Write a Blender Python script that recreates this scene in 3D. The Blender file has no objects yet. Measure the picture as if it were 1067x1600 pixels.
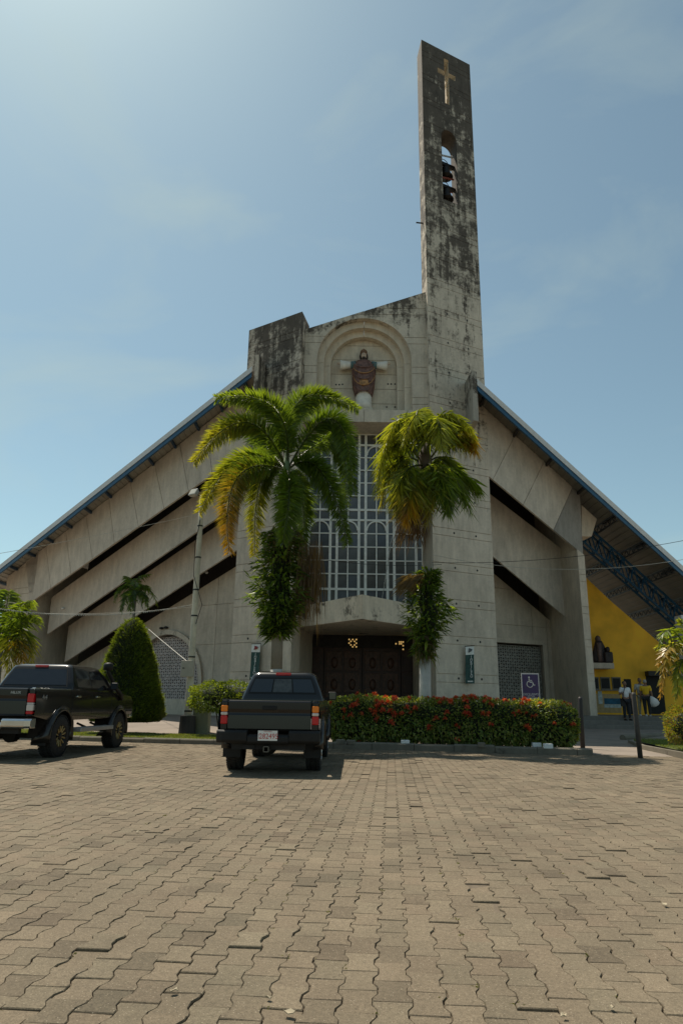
import bpy, bmesh, math, random
from math import sin, cos, tan, radians as R, pi, sqrt, atan2
from mathutils import Vector, Matrix
from mathutils.geometry import tessellate_polygon

random.seed(7)
scene = bpy.context.scene
col = scene.collection

# ------------------------------------------------------------------ camera
FPX, CX, CY = 1067.0, 533.5, 800.0          # 24 mm lens on a 24x36 frame held upright
PITCH = math.atan((1098 - 800) / FPX)
ROLL = R(0.8)
CAMZ = 1.15
_F = Vector((0, cos(PITCH), sin(PITCH))); _U0 = Vector((0, -sin(PITCH), cos(PITCH))); _R0 = Vector((1, 0, 0))
_Rt = _R0 * cos(ROLL) + _U0 * sin(ROLL); _Up = _U0 * cos(ROLL) - _R0 * sin(ROLL)
cam_d = bpy.data.cameras.new('camera'); cam = bpy.data.objects.new('camera', cam_d); col.objects.link(cam)
cam_d.sensor_fit = 'VERTICAL'; cam_d.sensor_height = 36.0; cam_d.lens = 24.0; cam_d.clip_start = 0.05; cam_d.clip_end = 4000
m = Matrix((( _Rt.x, _Up.x, -_F.x, 0), (_Rt.y, _Up.y, -_F.y, 0), (_Rt.z, _Up.z, -_F.z, CAMZ), (0, 0, 0, 1)))
cam.matrix_world = m
scene.camera = cam

# ------------------------------------------------------------------ sky, sun, exposure
SUN = Vector((-0.33, 0.40, 1.0)).normalized()          # direction towards the sun
w = bpy.data.worlds.new('World'); scene.world = w; w.use_nodes = True
nt = w.node_tree; nt.nodes.clear()
wo = nt.nodes.new('ShaderNodeOutputWorld'); bg = nt.nodes.new('ShaderNodeBackground')
sky = nt.nodes.new('ShaderNodeTexSky'); sky.sky_type = 'NISHITA'; sky.sun_disc = False
sky.sun_elevation = math.asin(SUN.z); sky.sun_rotation = atan2(SUN.x, SUN.y)
sky.air_density = 1.0; sky.dust_density = 0.75; sky.ozone_density = 1.6; sky.altitude = 20
bg.inputs['Strength'].default_value = 0.104
# thin cirrus: stretched noise on the sky direction, low contrast
tc = nt.nodes.new('ShaderNodeTexCoord'); mp = nt.nodes.new('ShaderNodeMapping')
mp.inputs['Scale'].default_value = (1.6, 1.6, 3.2); mp.inputs['Rotation'].default_value = (0.3, 0.5, 0.4)
nz = nt.nodes.new('ShaderNodeTexNoise'); nz.inputs['Scale'].default_value = 1.7; nz.inputs['Detail'].default_value = 7; nz.inputs['Roughness'].default_value = 0.55
nz.inputs['Distortion'].default_value = 0.6
rp = nt.nodes.new('ShaderNodeMapRange'); rp.inputs['From Min'].default_value = 0.50; rp.inputs['From Max'].default_value = 0.85
rp.inputs['To Max'].default_value = 0.42
sat = nt.nodes.new('ShaderNodeHueSaturation'); sat.inputs['Saturation'].default_value = 0.80
mx = nt.nodes.new('ShaderNodeMix'); mx.data_type = 'RGBA'; mx.inputs[7].default_value = (5.6, 5.4, 5.1, 1)
L = nt.links.new
L(tc.outputs['Generated'], mp.inputs['Vector']); L(mp.outputs['Vector'], nz.inputs['Vector']); L(nz.outputs['Fac'], rp.inputs['Value'])
L(sky.outputs['Color'], sat.inputs['Color']); L(sat.outputs['Color'], mx.inputs[6]); L(rp.outputs['Result'], mx.inputs[0])
tn = nt.nodes.new('ShaderNodeVectorMath'); tn.operation = 'MULTIPLY'; tn.inputs[1].default_value = (0.845, 1.01, 0.895)
L(mx.outputs[2], tn.inputs[0]); L(tn.outputs['Vector'], bg.inputs['Color']); L(bg.outputs['Background'], wo.inputs['Surface'])
sd = bpy.data.lights.new('sun', 'SUN'); sd.energy = 5.0; sd.angle = R(0.53); sd.color = (1.0, 0.91, 0.77)
so = bpy.data.objects.new('sun', sd); col.objects.link(so); so.rotation_euler = SUN.to_track_quat('Z', 'Y').to_euler(); so.location = (0, 0, 60)
vs = scene.view_settings; vs.view_transform = 'Standard'; vs.look = 'None'; vs.exposure = 0.18; vs.gamma = 1.0; vs.use_curve_mapping = False
scene.cycles.max_bounces = 7; scene.cycles.transparent_max_bounces = 12
scene.cycles.use_adaptive_sampling = False
try: scene.cycles.use_denoising = True; scene.cycles.denoiser = 'OPENIMAGEDENOISE'; scene.cycles.denoising_input_passes = 'RGB_ALBEDO_NORMAL'; scene.cycles.denoising_prefilter = 'ACCURATE'
except Exception: pass

# ------------------------------------------------------------------ pixel -> place helpers (photo pixels)
def ray(x, y):
    return (_Rt * (x - CX) + _Up * (CY - y) + _F * FPX)
def onY(x, y, Y):
    d = ray(x, y); k = Y / d.y
    return Vector((d.x * k, Y, CAMZ + d.z * k))
def onZ(x, y, z):
    d = ray(x, y); k = (z - CAMZ) / d.z
    return Vector((d.x * k, d.y * k, z))
class Plane:                                     # a vertical plane: (t, z) coordinates, e = horizontal depth direction
    def __init__(s, P, ang, eang, T=0.0):
        s.d = Vector((sin(R(ang)), cos(R(ang)), 0)); s.e = Vector((sin(R(eang)), cos(R(eang)), 0))
        s.P = Vector((P[0], P[1], 0)) + s.e * T; s.ang = ang; s.eang = eang; s.base = P
    def at(s, T): return Plane((s.P.x, s.P.y), s.ang, s.eang, T)
    def hit(s, x, y):
        r = ray(x, y)
        # P + d t = r k  (xy)
        t = -(s.P.x * r.y - s.P.y * r.x) / (s.d.x * r.y - s.d.y * r.x)
        k = (s.P.y + s.d.y * t) / r.y
        return (t, CAMZ + r.z * k)
    def pt(s, t, z, dep=0.0):
        v = s.P + s.d * t + s.e * dep
        return Vector((v.x, v.y, z))
    def poly(s, pix): return [s.hit(*p) for p in pix]

# ------------------------------------------------------------------ materials
MATS = {}
def newmat(name):
    m = bpy.data.materials.new(name); m.use_nodes = True
    n = m.node_tree; b = n.nodes['Principled BSDF']; MATS[name] = m
    return m, n, b
def N(nt, t, **kw):
    n = nt.nodes.new(t)
    for k, v in kw.items(): setattr(n, k, v)
    return n
def rgb(c): return (c[0], c[1], c[2], 1)
def mat(name, c, rough=0.7, metal=0.0, var=0.12, scale=6.0, bump=0.0, bscale=40.0, coat=0.0, spec=0.5):
    if name in MATS: return MATS[name]
    m, n, b = newmat(name)
    b.inputs['Roughness'].default_value = rough; b.inputs['Metallic'].default_value = metal
    b.inputs['Specular IOR Level'].default_value = spec
    if coat: b.inputs['Coat Weight'].default_value = coat; b.inputs['Coat Roughness'].default_value = 0.06
    tc = N(n, 'ShaderNodeTexCoord'); nz = N(n, 'ShaderNodeTexNoise'); nz.inputs['Scale'].default_value = scale; nz.inputs['Detail'].default_value = 5
    n.links.new(tc.outputs['Object'], nz.inputs['Vector'])
    mr = N(n, 'ShaderNodeMapRange'); mr.inputs['From Min'].default_value = .3; mr.inputs['From Max'].default_value = .7
    mr.inputs['To Min'].default_value = 1 - var; mr.inputs['To Max'].default_value = 1 + var
    n.links.new(nz.outputs['Fac'], mr.inputs['Value'])
    vm = N(n, 'ShaderNodeVectorMath', operation='SCALE'); vm.inputs[0].default_value = c
    n.links.new(mr.outputs['Result'], vm.inputs['Scale']); n.links.new(vm.outputs['Vector'], b.inputs['Base Color'])
    if bump:
        nb = N(n, 'ShaderNodeTexNoise'); nb.inputs['Scale'].default_value = bscale; nb.inputs['Detail'].default_value = 4
        n.links.new(tc.outputs['Object'], nb.inputs['Vector'])
        bp = N(n, 'ShaderNodeBump'); bp.inputs['Strength'].default_value = bump; bp.inputs['Distance'].default_value = 0.02
        n.links.new(nb.outputs['Fac'], bp.inputs['Height']); n.links.new(bp.outputs['Normal'], b.inputs['Normal'])
    return m
def math_(n, op, a, b=None, c=None, clamp=False):
    x = N(n, 'ShaderNodeMath', operation=op); x.use_clamp = clamp
    for i, v in enumerate((a, b, c)):
        if v is None: continue
        if isinstance(v, (int, float)): x.inputs[i].default_value = v
        else: n.links.new(v, x.inputs[i])
    return x.outputs[0]
def mixc(n, f, a, b):
    x = N(n, 'ShaderNodeMix', data_type='RGBA')
    for i, v in ((0, f), (6, a), (7, b)):
        if isinstance(v, (int, float)): x.inputs[i].default_value = v
        elif isinstance(v, tuple): x.inputs[i].default_value = rgb(v)
        else: n.links.new(v, x.inputs[i])
    return x.outputs[2]
def noise(n, vec, scale, detail=5, rough=.55, dist=0.0, sc=None):
    if sc:
        mp = N(n, 'ShaderNodeMapping'); mp.inputs['Scale'].default_value = sc; n.links.new(vec, mp.inputs['Vector']); vec = mp.outputs['Vector']
    x = N(n, 'ShaderNodeTexNoise'); x.inputs['Scale'].default_value = scale; x.inputs['Detail'].default_value = detail
    x.inputs['Roughness'].default_value = rough; x.inputs['Distortion'].default_value = dist
    n.links.new(vec, x.inputs['Vector']); return x.outputs['Fac']
def concrete(name, base=(.36, .325, .275), stops=((0, .12), (40, .12)), vec=(0, 0, 1), off=0.0, dark=(.066, .053, .043), streak=.7):
    """board-marked concrete with black mould streaks; stops = (height, how much mould)"""
    m, n, b = newmat(name)
    b.inputs['Roughness'].default_value = .88; b.inputs['Specular IOR Level'].default_value = .25
    g = N(n, 'ShaderNodeNewGeometry'); pos = g.outputs['Position']
    dt = N(n, 'ShaderNodeVectorMath', operation='DOT_PRODUCT'); n.links.new(pos, dt.inputs[0]); dt.inputs[1].default_value = vec
    h = math_(n, 'ADD', dt.outputs['Value'], off)
    lo, hi = stops[0][0], stops[-1][0]
    hn = math_(n, 'DIVIDE', math_(n, 'SUBTRACT', h, lo), max(1e-3, hi - lo), clamp=True)
    cr = N(n, 'ShaderNodeValToRGB'); el = cr.color_ramp.elements
    while len(el) < len(stops): el.new(0.5)
    for e, (z, a) in zip(el, stops):
        e.position = (z - lo) / max(1e-3, hi - lo); e.color = (a, a, a, 1)
    n.links.new(hn, cr.inputs['Fac'])
    st = noise(n, pos, 1.0, 9, .66, .25, (3.4, 3.4, .34)); bl = noise(n, pos, 1.5, 9, .66, .3); fn = noise(n, pos, 9, 6, .65)
    mixn = math_(n, 'ADD', math_(n, 'MULTIPLY', st, streak * .75), math_(n, 'ADD', math_(n, 'MULTIPLY', bl, (1 - streak) + .05), math_(n, 'MULTIPLY', fn, .2)))
    v = math_(n, 'SUBTRACT', cr.outputs['Color'], mixn)
    mr = N(n, 'ShaderNodeMapRange', interpolation_type='SMOOTHSTEP'); mr.inputs['From Min'].default_value = -.05; mr.inputs['From Max'].default_value = .075
    n.links.new(v, mr.inputs['Value'])
    big = noise(n, pos, .35, 4); cl = noise(n, pos, 3.2, 6, .6, 0, (1, 1, .35))
    tone = math_(n, 'ADD', math_(n, 'MULTIPLY', big, .55), math_(n, 'ADD', math_(n, 'MULTIPLY', cl, .75), math_(n, 'MULTIPLY', fn, .40)))
    tone = math_(n, 'ADD', tone, .02)
    tone = math_(n, 'ADD', tone, math_(n, 'MULTIPLY', noise(n, pos, 1.0, 6, .6, .1, (11, 11, .28)), .26))
    vm = N(n, 'ShaderNodeVectorMath', operation='SCALE'); vm.inputs[0].default_value = base; n.links.new(tone, vm.inputs['Scale'])
    dk = N(n, 'ShaderNodeVectorMath', operation='SCALE'); dk.inputs[0].default_value = dark; n.links.new(math_(n, 'ADD', math_(n, 'MULTIPLY', noise(n, pos, 2.2, 7, .7, .5, (1, 1, .6)), 2.6), -.28), dk.inputs['Scale'])
    c = mixc(n, math_(n, 'MULTIPLY', mr.outputs['Result'], .92), vm.outputs['Vector'], dk.outputs['Vector'])
    n.links.new(c, b.inputs['Base Color'])
    f2 = noise(n, pos, 30, 5, .7)
    bp = N(n, 'ShaderNodeBump'); bp.inputs['Strength'].default_value = .35; bp.inputs['Distance'].default_value = .02
    n.links.new(math_(n, 'ADD', f2, math_(n, 'MULTIPLY', fn, .6)), bp.inputs['Height']); n.links.new(bp.outputs['Normal'], b.inputs['Normal'])
    return m
def leafmat(name, trans=.35, rough=.42, spec=.45):
    m, n, b = newmat(name)
    at = N(n, 'ShaderNodeAttribute', attribute_name='Col'); n.links.new(at.outputs['Color'], b.inputs['Base Color'])
    b.inputs['Roughness'].default_value = rough; b.inputs['Specular IOR Level'].default_value = spec
    tr = N(n, 'ShaderNodeBsdfTranslucent'); ms = N(n, 'ShaderNodeMixShader'); ms.inputs[0].default_value = trans
    vm = N(n, 'ShaderNodeVectorMath', operation='MULTIPLY'); vm.inputs[1].default_value = (2.3, 2.1, .6)
    n.links.new(at.outputs['Color'], vm.inputs[0]); n.links.new(vm.outputs['Vector'], tr.inputs['Color'])
    out = [x for x in n.nodes if x.type == 'OUTPUT_MATERIAL'][0]
    n.links.new(b.outputs[0], ms.inputs[1]); n.links.new(tr.outputs[0], ms.inputs[2]); n.links.new(ms.outputs[0], out.inputs['Surface'])
    return m
def glassmat(name, c=(.02, .022, .025), rough=.06):
    return mat(name, c, rough, 0, .15, 3, spec=.6)

# ------------------------------------------------------------------ object helpers
def tag(o, label=None, cat=None, group=None, kind=None):
    if label: o['label'] = label
    if cat: o['category'] = cat
    if group: o['group'] = group
    if kind: o['kind'] = kind
    return o
def empty(name, loc=(0, 0, 0), label=None, cat=None, group=None, rz=0.0):
    o = bpy.data.objects.new(name, None); col.objects.link(o); o.location = loc; o.rotation_euler = (0, 0, rz); o.empty_display_size = .2
    return tag(o, label, cat, group)
class MB:
    def __init__(s): s.v = []; s.f = []; s.c = []
    def add(s, vs, fs, c=None):
        b = len(s.v); s.v += [tuple(v) for v in vs]
        for f in fs: s.f.append([i + b for i in f]); s.c.append(c or (1, 1, 1))
        return s
    def box(s, a, b, c=None):
        x0, y0, z0 = a; x1, y1, z1 = b
        v = [(x0, y0, z0), (x1, y0, z0), (x1, y1, z0), (x0, y1, z0), (x0, y0, z1), (x1, y0, z1), (x1, y1, z1), (x0, y1, z1)]
        return s.add(v, [(0, 3, 2, 1), (4, 5, 6, 7), (0, 1, 5, 4), (1, 2, 6, 5), (2, 3, 7, 6), (3, 0, 4, 7)], c)
    def bar(s, p, q, wd, hg=None, up=(0, 0, 1), c=None):
        p = Vector(p); q = Vector(q); d = (q - p).normalized(); u = Vector(up)
        if abs(d.dot(u)) > .98: u = Vector((1, 0, 0))
        r = d.cross(u).normalized() * wd / 2; u = r.cross(d).normalized() * (hg or wd) / 2
        v = [p - r - u, p + r - u, p + r + u, p - r + u, q - r - u, q + r - u, q + r + u, q - r + u]
        return s.add(v, [(0, 3, 2, 1), (4, 5, 6, 7), (0, 1, 5, 4), (1, 2, 6, 5), (2, 3, 7, 6), (3, 0, 4, 7)], c)
    def tube(s, pts, rad, n=8, c=None, caps=True):
        pts = [Vector(p) for p in pts]; rads = rad if isinstance(rad, (list, tuple)) else [rad] * len(pts)
        vs = []; prev = None
        for i, p in enumerate(pts):
            d = (pts[min(i + 1, len(pts) - 1)] - pts[max(i - 1, 0)]).normalized()
            a = prev if prev is not None else (Vector((1, 0, 0)) if abs(d.x) < .9 else Vector((0, 1, 0)))
            a = (a - d * a.dot(d)).normalized(); prev = a; b = d.cross(a)
            for k in range(n):
                th = 2 * pi * k / n; vs.append(p + (a * cos(th) + b * sin(th)) * rads[i])
        fs = []
        for i in range(len(pts) - 1):
            for k in range(n):
                fs.append((i * n + k, i * n + (k + 1) % n, (i + 1) * n + (k + 1) % n, (i + 1) * n + k))
        if caps: fs.append(tuple(reversed(range(n)))); fs.append(tuple(range((len(pts) - 1) * n, len(pts) * n)))
        return s.add(vs, fs, c)
    def loft(s, rings, c=None, caps=True):
        n = len(rings[0]); vs = [v for r in rings for v in r]; fs = []
        for i in range(len(rings) - 1):
            for k in range(n): fs.append((i * n + k, i * n + (k + 1) % n, (i + 1) * n + (k + 1) % n, (i + 1) * n + k))
        if caps: fs.append(tuple(reversed(range(n)))); fs.append(tuple(range((len(rings) - 1) * n, len(rings) * n)))
        return s.add(vs, fs, c)
    def leaf(s, p, d, nrm, ln, wd, c, droop=0.0, fold=.0):
        """pointed leaf of four triangles with a bend"""
        d = d.normalized(); r = d.cross(nrm)
        if r.length < 1e-4: r = d.cross(Vector((.3, .5, .8)))
        r.normalize(); mid = p + d * ln * .45 + Vector((0, 0, -droop * ln * .25)); tip = p + d * ln + Vector((0, 0, -droop * ln))
        s.add([p, mid - r * wd / 2, tip, mid + r * wd / 2], [(0, 1, 2), (0, 2, 3)], c)
    def build(s, name, material, parent=None, smooth=False, bevel=0.0, loc=None, bseg=2):
        me = bpy.data.meshes.new(name); me.from_pydata(s.v, [], s.f)
        mats = material if isinstance(material, (list, tuple)) else [material]
        for x in mats: me.materials.append(x)
        if any(c != (1, 1, 1) for c in s.c):
            at = me.color_attributes.new('Col', 'FLOAT_COLOR', 'CORNER'); buf = []
            for f, c in zip(s.f, s.c): buf += [c[0], c[1], c[2], 1.0] * len(f)
            at.data.foreach_set('color', buf)
        if smooth: me.polygons.foreach_set('use_smooth', [True] * len(me.polygons))
        me.update()
        o = bpy.data.objects.new(name, me); col.objects.link(o)
        if parent is not None: o.parent = parent
        if loc is not None: o.location = loc
        if bevel:
            bv = o.modifiers.new('bevel', 'BEVEL'); bv.width = bevel; bv.segments = bseg; bv.limit_method = 'ANGLE'; bv.angle_limit = R(35)
            bv.harden_normals = False
        return o
def orient(poly):
    a = sum(poly[i][0] * poly[(i + 1) % len(poly)][1] - poly[(i + 1) % len(poly)][0] * poly[i][1] for i in range(len(poly)))
    return poly if a > 0 else list(reversed(poly))
def extrude(mb, poly, f0, f1, c=None):
    """prism between f0(point2d) and f1(point2d)"""
    poly = orient(poly); n = len(poly)
    tris = tessellate_polygon([[Vector((p[0], p[1], 0)) for p in poly]])
    def ccw(t):
        a, b, d = (poly[i] for i in t)
        return t if (b[0] - a[0]) * (d[1] - a[1]) - (b[1] - a[1]) * (d[0] - a[0]) > 0 else (t[0], t[2], t[1])
    tris = [ccw(t) for t in tris]
    vs = [f0(p) for p in poly] + [f1(p) for p in poly]
    e1 = vs[1] - vs[0]; nrm = None
    fs = [tuple(t) for t in tris] + [(t[0] + n, t[2] + n, t[1] + n) for t in tris]
    fs += [(i, i + n, (i + 1) % n + n, (i + 1) % n) for i in range(n)]
    mb.add(vs, fs, c)
    return mb
def recalc(o):
    bm = bmesh.new(); bm.from_mesh(o.data); bmesh.ops.recalc_face_normals(bm, faces=bm.faces); bm.to_mesh(o.data); bm.free(); return o
def plate(name, pl, poly, d0, d1, material, parent=None, bevel=0.0):
    mb = MB(); extrude(mb, poly, lambda p: pl.pt(p[0], p[1], d0), lambda p: pl.pt(p[0], p[1], d1))
    return recalc(mb.build(name, material, parent, bevel=bevel))
def clip(poly, a, b, c):
    """keep a*x + b*y <= c"""
    out = []
    for i in range(len(poly)):
        p = poly[i]; q = poly[(i + 1) % len(poly)]
        fp = a * p[0] + b * p[1] - c; fq = a * q[0] + b * q[1] - c
        if fp <= 0: out.append(p)
        if (fp < 0 < fq) or (fq < 0 < fp):
            k = fp / (fp - fq); out.append((p[0] + (q[0] - p[0]) * k, p[1] + (q[1] - p[1]) * k))
    r = []
    for p in out:
        if not r or abs(p[0] - r[-1][0]) + abs(p[1] - r[-1][1]) > 1e-5: r.append(p)
    if len(r) > 2 and abs(r[0][0] - r[-1][0]) + abs(r[0][1] - r[-1][1]) < 1e-5: r.pop()
    return r
def area(p): return abs(sum(p[i][0] * p[(i + 1) % len(p)][1] - p[(i + 1) % len(p)][0] * p[i][1] for i in range(len(p)))) / 2 if len(p) > 2 else 0
def bands(poly, zs, gap=.022):
    zs = sorted(zs); z0 = min(p[1] for p in poly) - 1; z1 = max(p[1] for p in poly) + 1
    ed = [z0] + [z for z in zs if z0 < z < z1] + [z1]; out = []
    for a, b in zip(ed[:-1], ed[1:]):
        q = clip(clip(poly, 0, -1, -(a + gap / 2)), 0, 1, b - gap / 2)
        if area(q) > .004: out.append(q)
    return out
def cols_(poly, ts, gap=.022):
    return [[(b, a) for a, b in q] for q in bands([(b, a) for a, b in poly], ts, gap)]
def panels(name, pl, polys, dep, material, parent):
    for q in polys: plate(name, pl, q, 0.0, dep, material, parent)
def copy_tree(o, parent=None):
    c = o.copy(); col.objects.link(c); c.parent = parent
    for ch in o.children: copy_tree(ch, c)
    return c
_txt = {}
def text_obj(name, s, size, material, parent, M4, extrude_=.002, align='CENTER', sx=1.0):
    cu = bpy.data.curves.new('txt', 'FONT'); cu.body = s; cu.size = size; cu.extrude = extrude_; cu.align_x = align; cu.align_y = 'CENTER'; cu.resolution_u = 2
    t = bpy.data.objects.new('txt', cu); col.objects.link(t)
    dg = bpy.context.evaluated_depsgraph_get(); me = bpy.data.meshes.new_from_object(t.evaluated_get(dg))
    bpy.data.objects.remove(t); me.transform(Matrix.Diagonal((sx, 1, 1, 1)))
    me.transform(M4); me.materials.clear(); me.materials.append(material)
    o = bpy.data.objects.new(name, me); col.objects.link(o); o.parent = parent
    return o
# ================================================================== SETTING: ground, paving, kerbs, plaza, lawn, steps
def smooth(a, b, x):
    t = max(0., min(1., (x - a) / (b - a))); return t * t * (3 - 2 * t)
def kerbY(X):
    # front line of the kerb (left bed to right bed)
    return 20.3 + (X + 6.7) * (-0.205)
def groundz(X, Y):
    left = 0.10 + 0.36 * smooth(22.5, 28.5, Y)
    right = 0.02 + 0.20 * smooth(19, 30, Y)
    k = smooth(4.2, 6.6, X)
    return left * (1 - k) + right * k
M_earth = mat('far_ground', (.10, .095, .07), .95, var=.3, scale=.4)
M_plaza = mat('plaza_concrete', (.22, .18, .145), .9, var=.16, scale=1.4, bump=.3, bscale=25)
M_kerb = concrete('kerb_concrete', (.17, .15, .115), ((-1, .50), (2, .50)), streak=.1)
M_step = concrete('step_concrete', (.17, .155, .135), ((-1, .40), (2, .40)), streak=.1)
def paver_mat(name, use_attr):
    m, n, b = newmat(name)
    b.inputs['Roughness'].default_value = .9; b.inputs['Specular IOR Level'].default_value = .25
    g = N(n, 'ShaderNodeNewGeometry'); pos = g.outputs['Position']
    if use_attr: tone = N(n, 'ShaderNodeAttribute', attribute_name='Col').outputs['Color']
    else: tone = N(n, 'ShaderNodeObjectInfo').outputs['Color']
    f1 = noise(n, pos, 42, 8, .75); f2 = noise(n, pos, 1.1, 6, .62); f3 = noise(n, pos, 150, 4, .7); f4 = noise(n, pos, .33, 3)
    k = math_(n, 'ADD', math_(n, 'MULTIPLY', f1, 1.3), math_(n, 'MULTIPLY', f3, 1.9)); k = math_(n, 'ADD', k, -.62)
    k = math_(n, 'MULTIPLY', k, math_(n, 'ADD', math_(n, 'MULTIPLY', f2, .8), math_(n, 'ADD', math_(n, 'MULTIPLY', f4, .6), .27)))
    vm = N(n, 'ShaderNodeVectorMath', operation='SCALE'); n.links.new(tone, vm.inputs[0]); n.links.new(k, vm.inputs['Scale'])
    # sand and dust lying in patches
    sandf = N(n, 'ShaderNodeMapRange'); sandf.inputs['From Min'].default_value = .5; sandf.inputs['From Max'].default_value = .72; sandf.inputs['To Max'].default_value = .55
    n.links.new(math_(n, 'ADD', math_(n, 'MULTIPLY', noise(n, pos, 2.3, 6, .65), .7), math_(n, 'MULTIPLY', f1, .3)), sandf.inputs['Value'])
    c = mixc(n, sandf.outputs['Result'], vm.outputs['Vector'], (.195, .155, .105))
    vo = N(n, 'ShaderNodeTexVoronoi'); vo.inputs['Scale'].default_value = 75; n.links.new(pos, vo.inputs['Vector'])
    sp = math_(n, 'LESS_THAN', vo.outputs['Distance'], .20)
    c = mixc(n, math_(n, 'MULTIPLY', sp, .5), c, (.09, .075, .055))
    v2 = N(n, 'ShaderNodeTexVoronoi'); v2.inputs['Scale'].default_value = 48; n.links.new(pos, v2.inputs['Vector'])
    c = mixc(n, math_(n, 'MULTIPLY', math_(n, 'LESS_THAN', v2.outputs['Distance'], .13), .6), c, (.40, .34, .25))
    n.links.new(c, b.inputs['Base Color'])
    bp = N(n, 'ShaderNodeBump'); bp.inputs['Strength'].default_value = .65; bp.inputs['Distance'].default_value = .006
    n.links.new(math_(n, 'ADD', f1, f3), bp.inputs['Height']); n.links.new(bp.outputs['Normal'], b.inputs['Normal'])
    return m
M_pav1 = paver_mat('paver_single', False); M_pav2 = paver_mat('paver_many', True)
M_bed = mat('joint_sand', (.13, .10, .068), .95, var=.35, scale=5, bump=.5, bscale=120)

mb = MB(); S = 900
mb.add([(-S, -S, -.11), (S, -S, -.11), (S, S, -.11), (-S, S, -.11)], [(0, 1, 2, 3)])
tag(mb.build('ground', M_earth), kind='structure')
mb = MB(); mb.add([(-40, -14, -.0130), (40, -14, -.0130), (40, kerbY(40) + .3, -.0130), (-40, kerbY(-40) + .3, -.0130)], [(0, 1, 2, 3)])
parking = tag(mb.build('parking_pavement', M_bed), kind='structure')

# I-shaped concrete pavers, columns running away from the camera
PL, PW, PA = 0.218, 0.142, 0.0105
def paver_outline(g=.0016, mir=1):
    hl = PL / 2 - g; pts = []
    prof = [(-hl, PA), (-PL * .25 - .022, PA), (-PL * .25 + .022, -PA), (PL * .25 - .022, -PA), (PL * .25 + .022, PA), (hl, PA)]
    r = [(PW / 2 + a - g, s) for s, a in prof]; l = [(-(PW / 2 + a) + g, s) for s, a in reversed(prof)]
    return r + l
OUT = paver_outline()
def paver_geo(mb, M, c, bev):
    n = len(OUT); top = .0; bot = -.05
    if bev:
        ins = [(x * .965, y * .97) for x, y in OUT]
        vs = [M @ Vector((x, y, top)) for x, y in ins] + [M @ Vector((x, y, top - .004)) for x, y in OUT] + [M @ Vector((x, y, bot)) for x, y in OUT]
        fs = [tuple(range(n))] + [(i + n, (i + 1) % n + n, (i + 1) % n, i) for i in range(n)] + [(i + 2 * n, (i + 1) % n + 2 * n, (i + 1) % n + n, i + n) for i in range(n)]
    else:
        vs = [M @ Vector((x, y, top)) for x, y in OUT] + [M @ Vector((x, y, bot)) for x, y in OUT]
        fs = [tuple(range(n))] + [(i + n, (i + 1) % n + n, (i + 1) % n, i) for i in range(n)]
    mb.add(vs, fs, c)
ANG = R(-4.2); rot = Matrix.Rotation(ANG, 4, 'Z')
shared = MB(); paver_geo(shared, Matrix.Identity(4), None, True)
proto = shared.build('paver', M_pav1, parking); pme = proto.data
cand = []
rp_ = random.Random(3)
for ci in range(-155, 156):
    for ri in range(-5, 125):
        x = ci * PW; y = ri * PL + (PL / 2 if ci % 2 else 0)
        p = rot @ Vector((x, y, 0))
        if p.y < 1.9 or p.y > kerbY(p.x) + .25 or abs(p.x) > .56 * p.y + 1.1: continue
        cand.append(p)
def in_frame(p):
    v = p - Vector((0, 0, CAMZ)); zc = v.dot(_F)
    if zc <= 0: return False
    return abs(v.dot(_Rt) / zc * FPX) < 545 and -FPX * v.dot(_Up) / zc < 815
cand.sort(key=lambda p: (not in_frame(p), p.y * p.y + p.x * p.x))
many = MB()
def sett(p): return .010 * sin(p.x * 1.3 + 1) * sin(p.y * .9) + .006 * sin(p.x * 3.1 - p.y * 2.2)
for i, p in enumerate(cand):
    rr = rp_.random(); t = rp_.gauss(1, .055)
    if rr < .06: t *= .78
    elif rr > .95: t *= 1.12
    warm = rp_.gauss(0, .0025)
    c = (max(.04, .170 * t + warm), max(.03, .135 * t), max(.03, .091 * t))
    dz = rp_.gauss(0, .0014) + (rp_.choice((-.008, .008)) if rp_.random() < .035 else 0) + sett(p) * .25
    M4 = Matrix.Translation((p.x + rp_.gauss(0, .0012), p.y + rp_.gauss(0, .0012), dz)) @ rot @ Matrix.Rotation(rp_.gauss(0, .018), 4, 'Z') @ Matrix.Rotation(rp_.gauss(0, .010), 4, 'X') @ Matrix.Rotation(rp_.gauss(0, .010), 4, 'Y')
    if i < 300:
        o = proto if i == 0 else bpy.data.objects.new('paver', pme)
        if i: col.objects.link(o); o.parent = parking
        o.matrix_local = M4; o.color = (c[0], c[1], c[2], 1)
    else:
        paver_geo(many, M4, c, p.y < 11)
tag(many.build('pavers', M_pav2, parking), kind='stuff')

# plaza behind the kerb: a sheet that climbs gently to the church
mb = MB(); xs = [-60, -30, -16] + [x * .8 for x in range(-15, 20)] + [20, 40, 60]; ys = [0, .6, 1.2, 2, 3, 4, 5, 6, 7, 8, 9, 10, 12, 15, 20, 30, 45]
for y in ys:
    for x in xs:
        Y = kerbY(x) + .12 + y; mb.v.append((x, Y, groundz(x, Y) - .02 * (y == 0)))
nx = len(xs)
for j in range(len(ys) - 1):
    for i in range(nx - 1): mb.f.append((j * nx + i, j * nx + i + 1, (j + 1) * nx + i + 1, (j + 1) * nx + i)); mb.c.append((1, 1, 1))
tag(mb.build('plaza', M_plaza, smooth=True), kind='structure')

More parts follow.
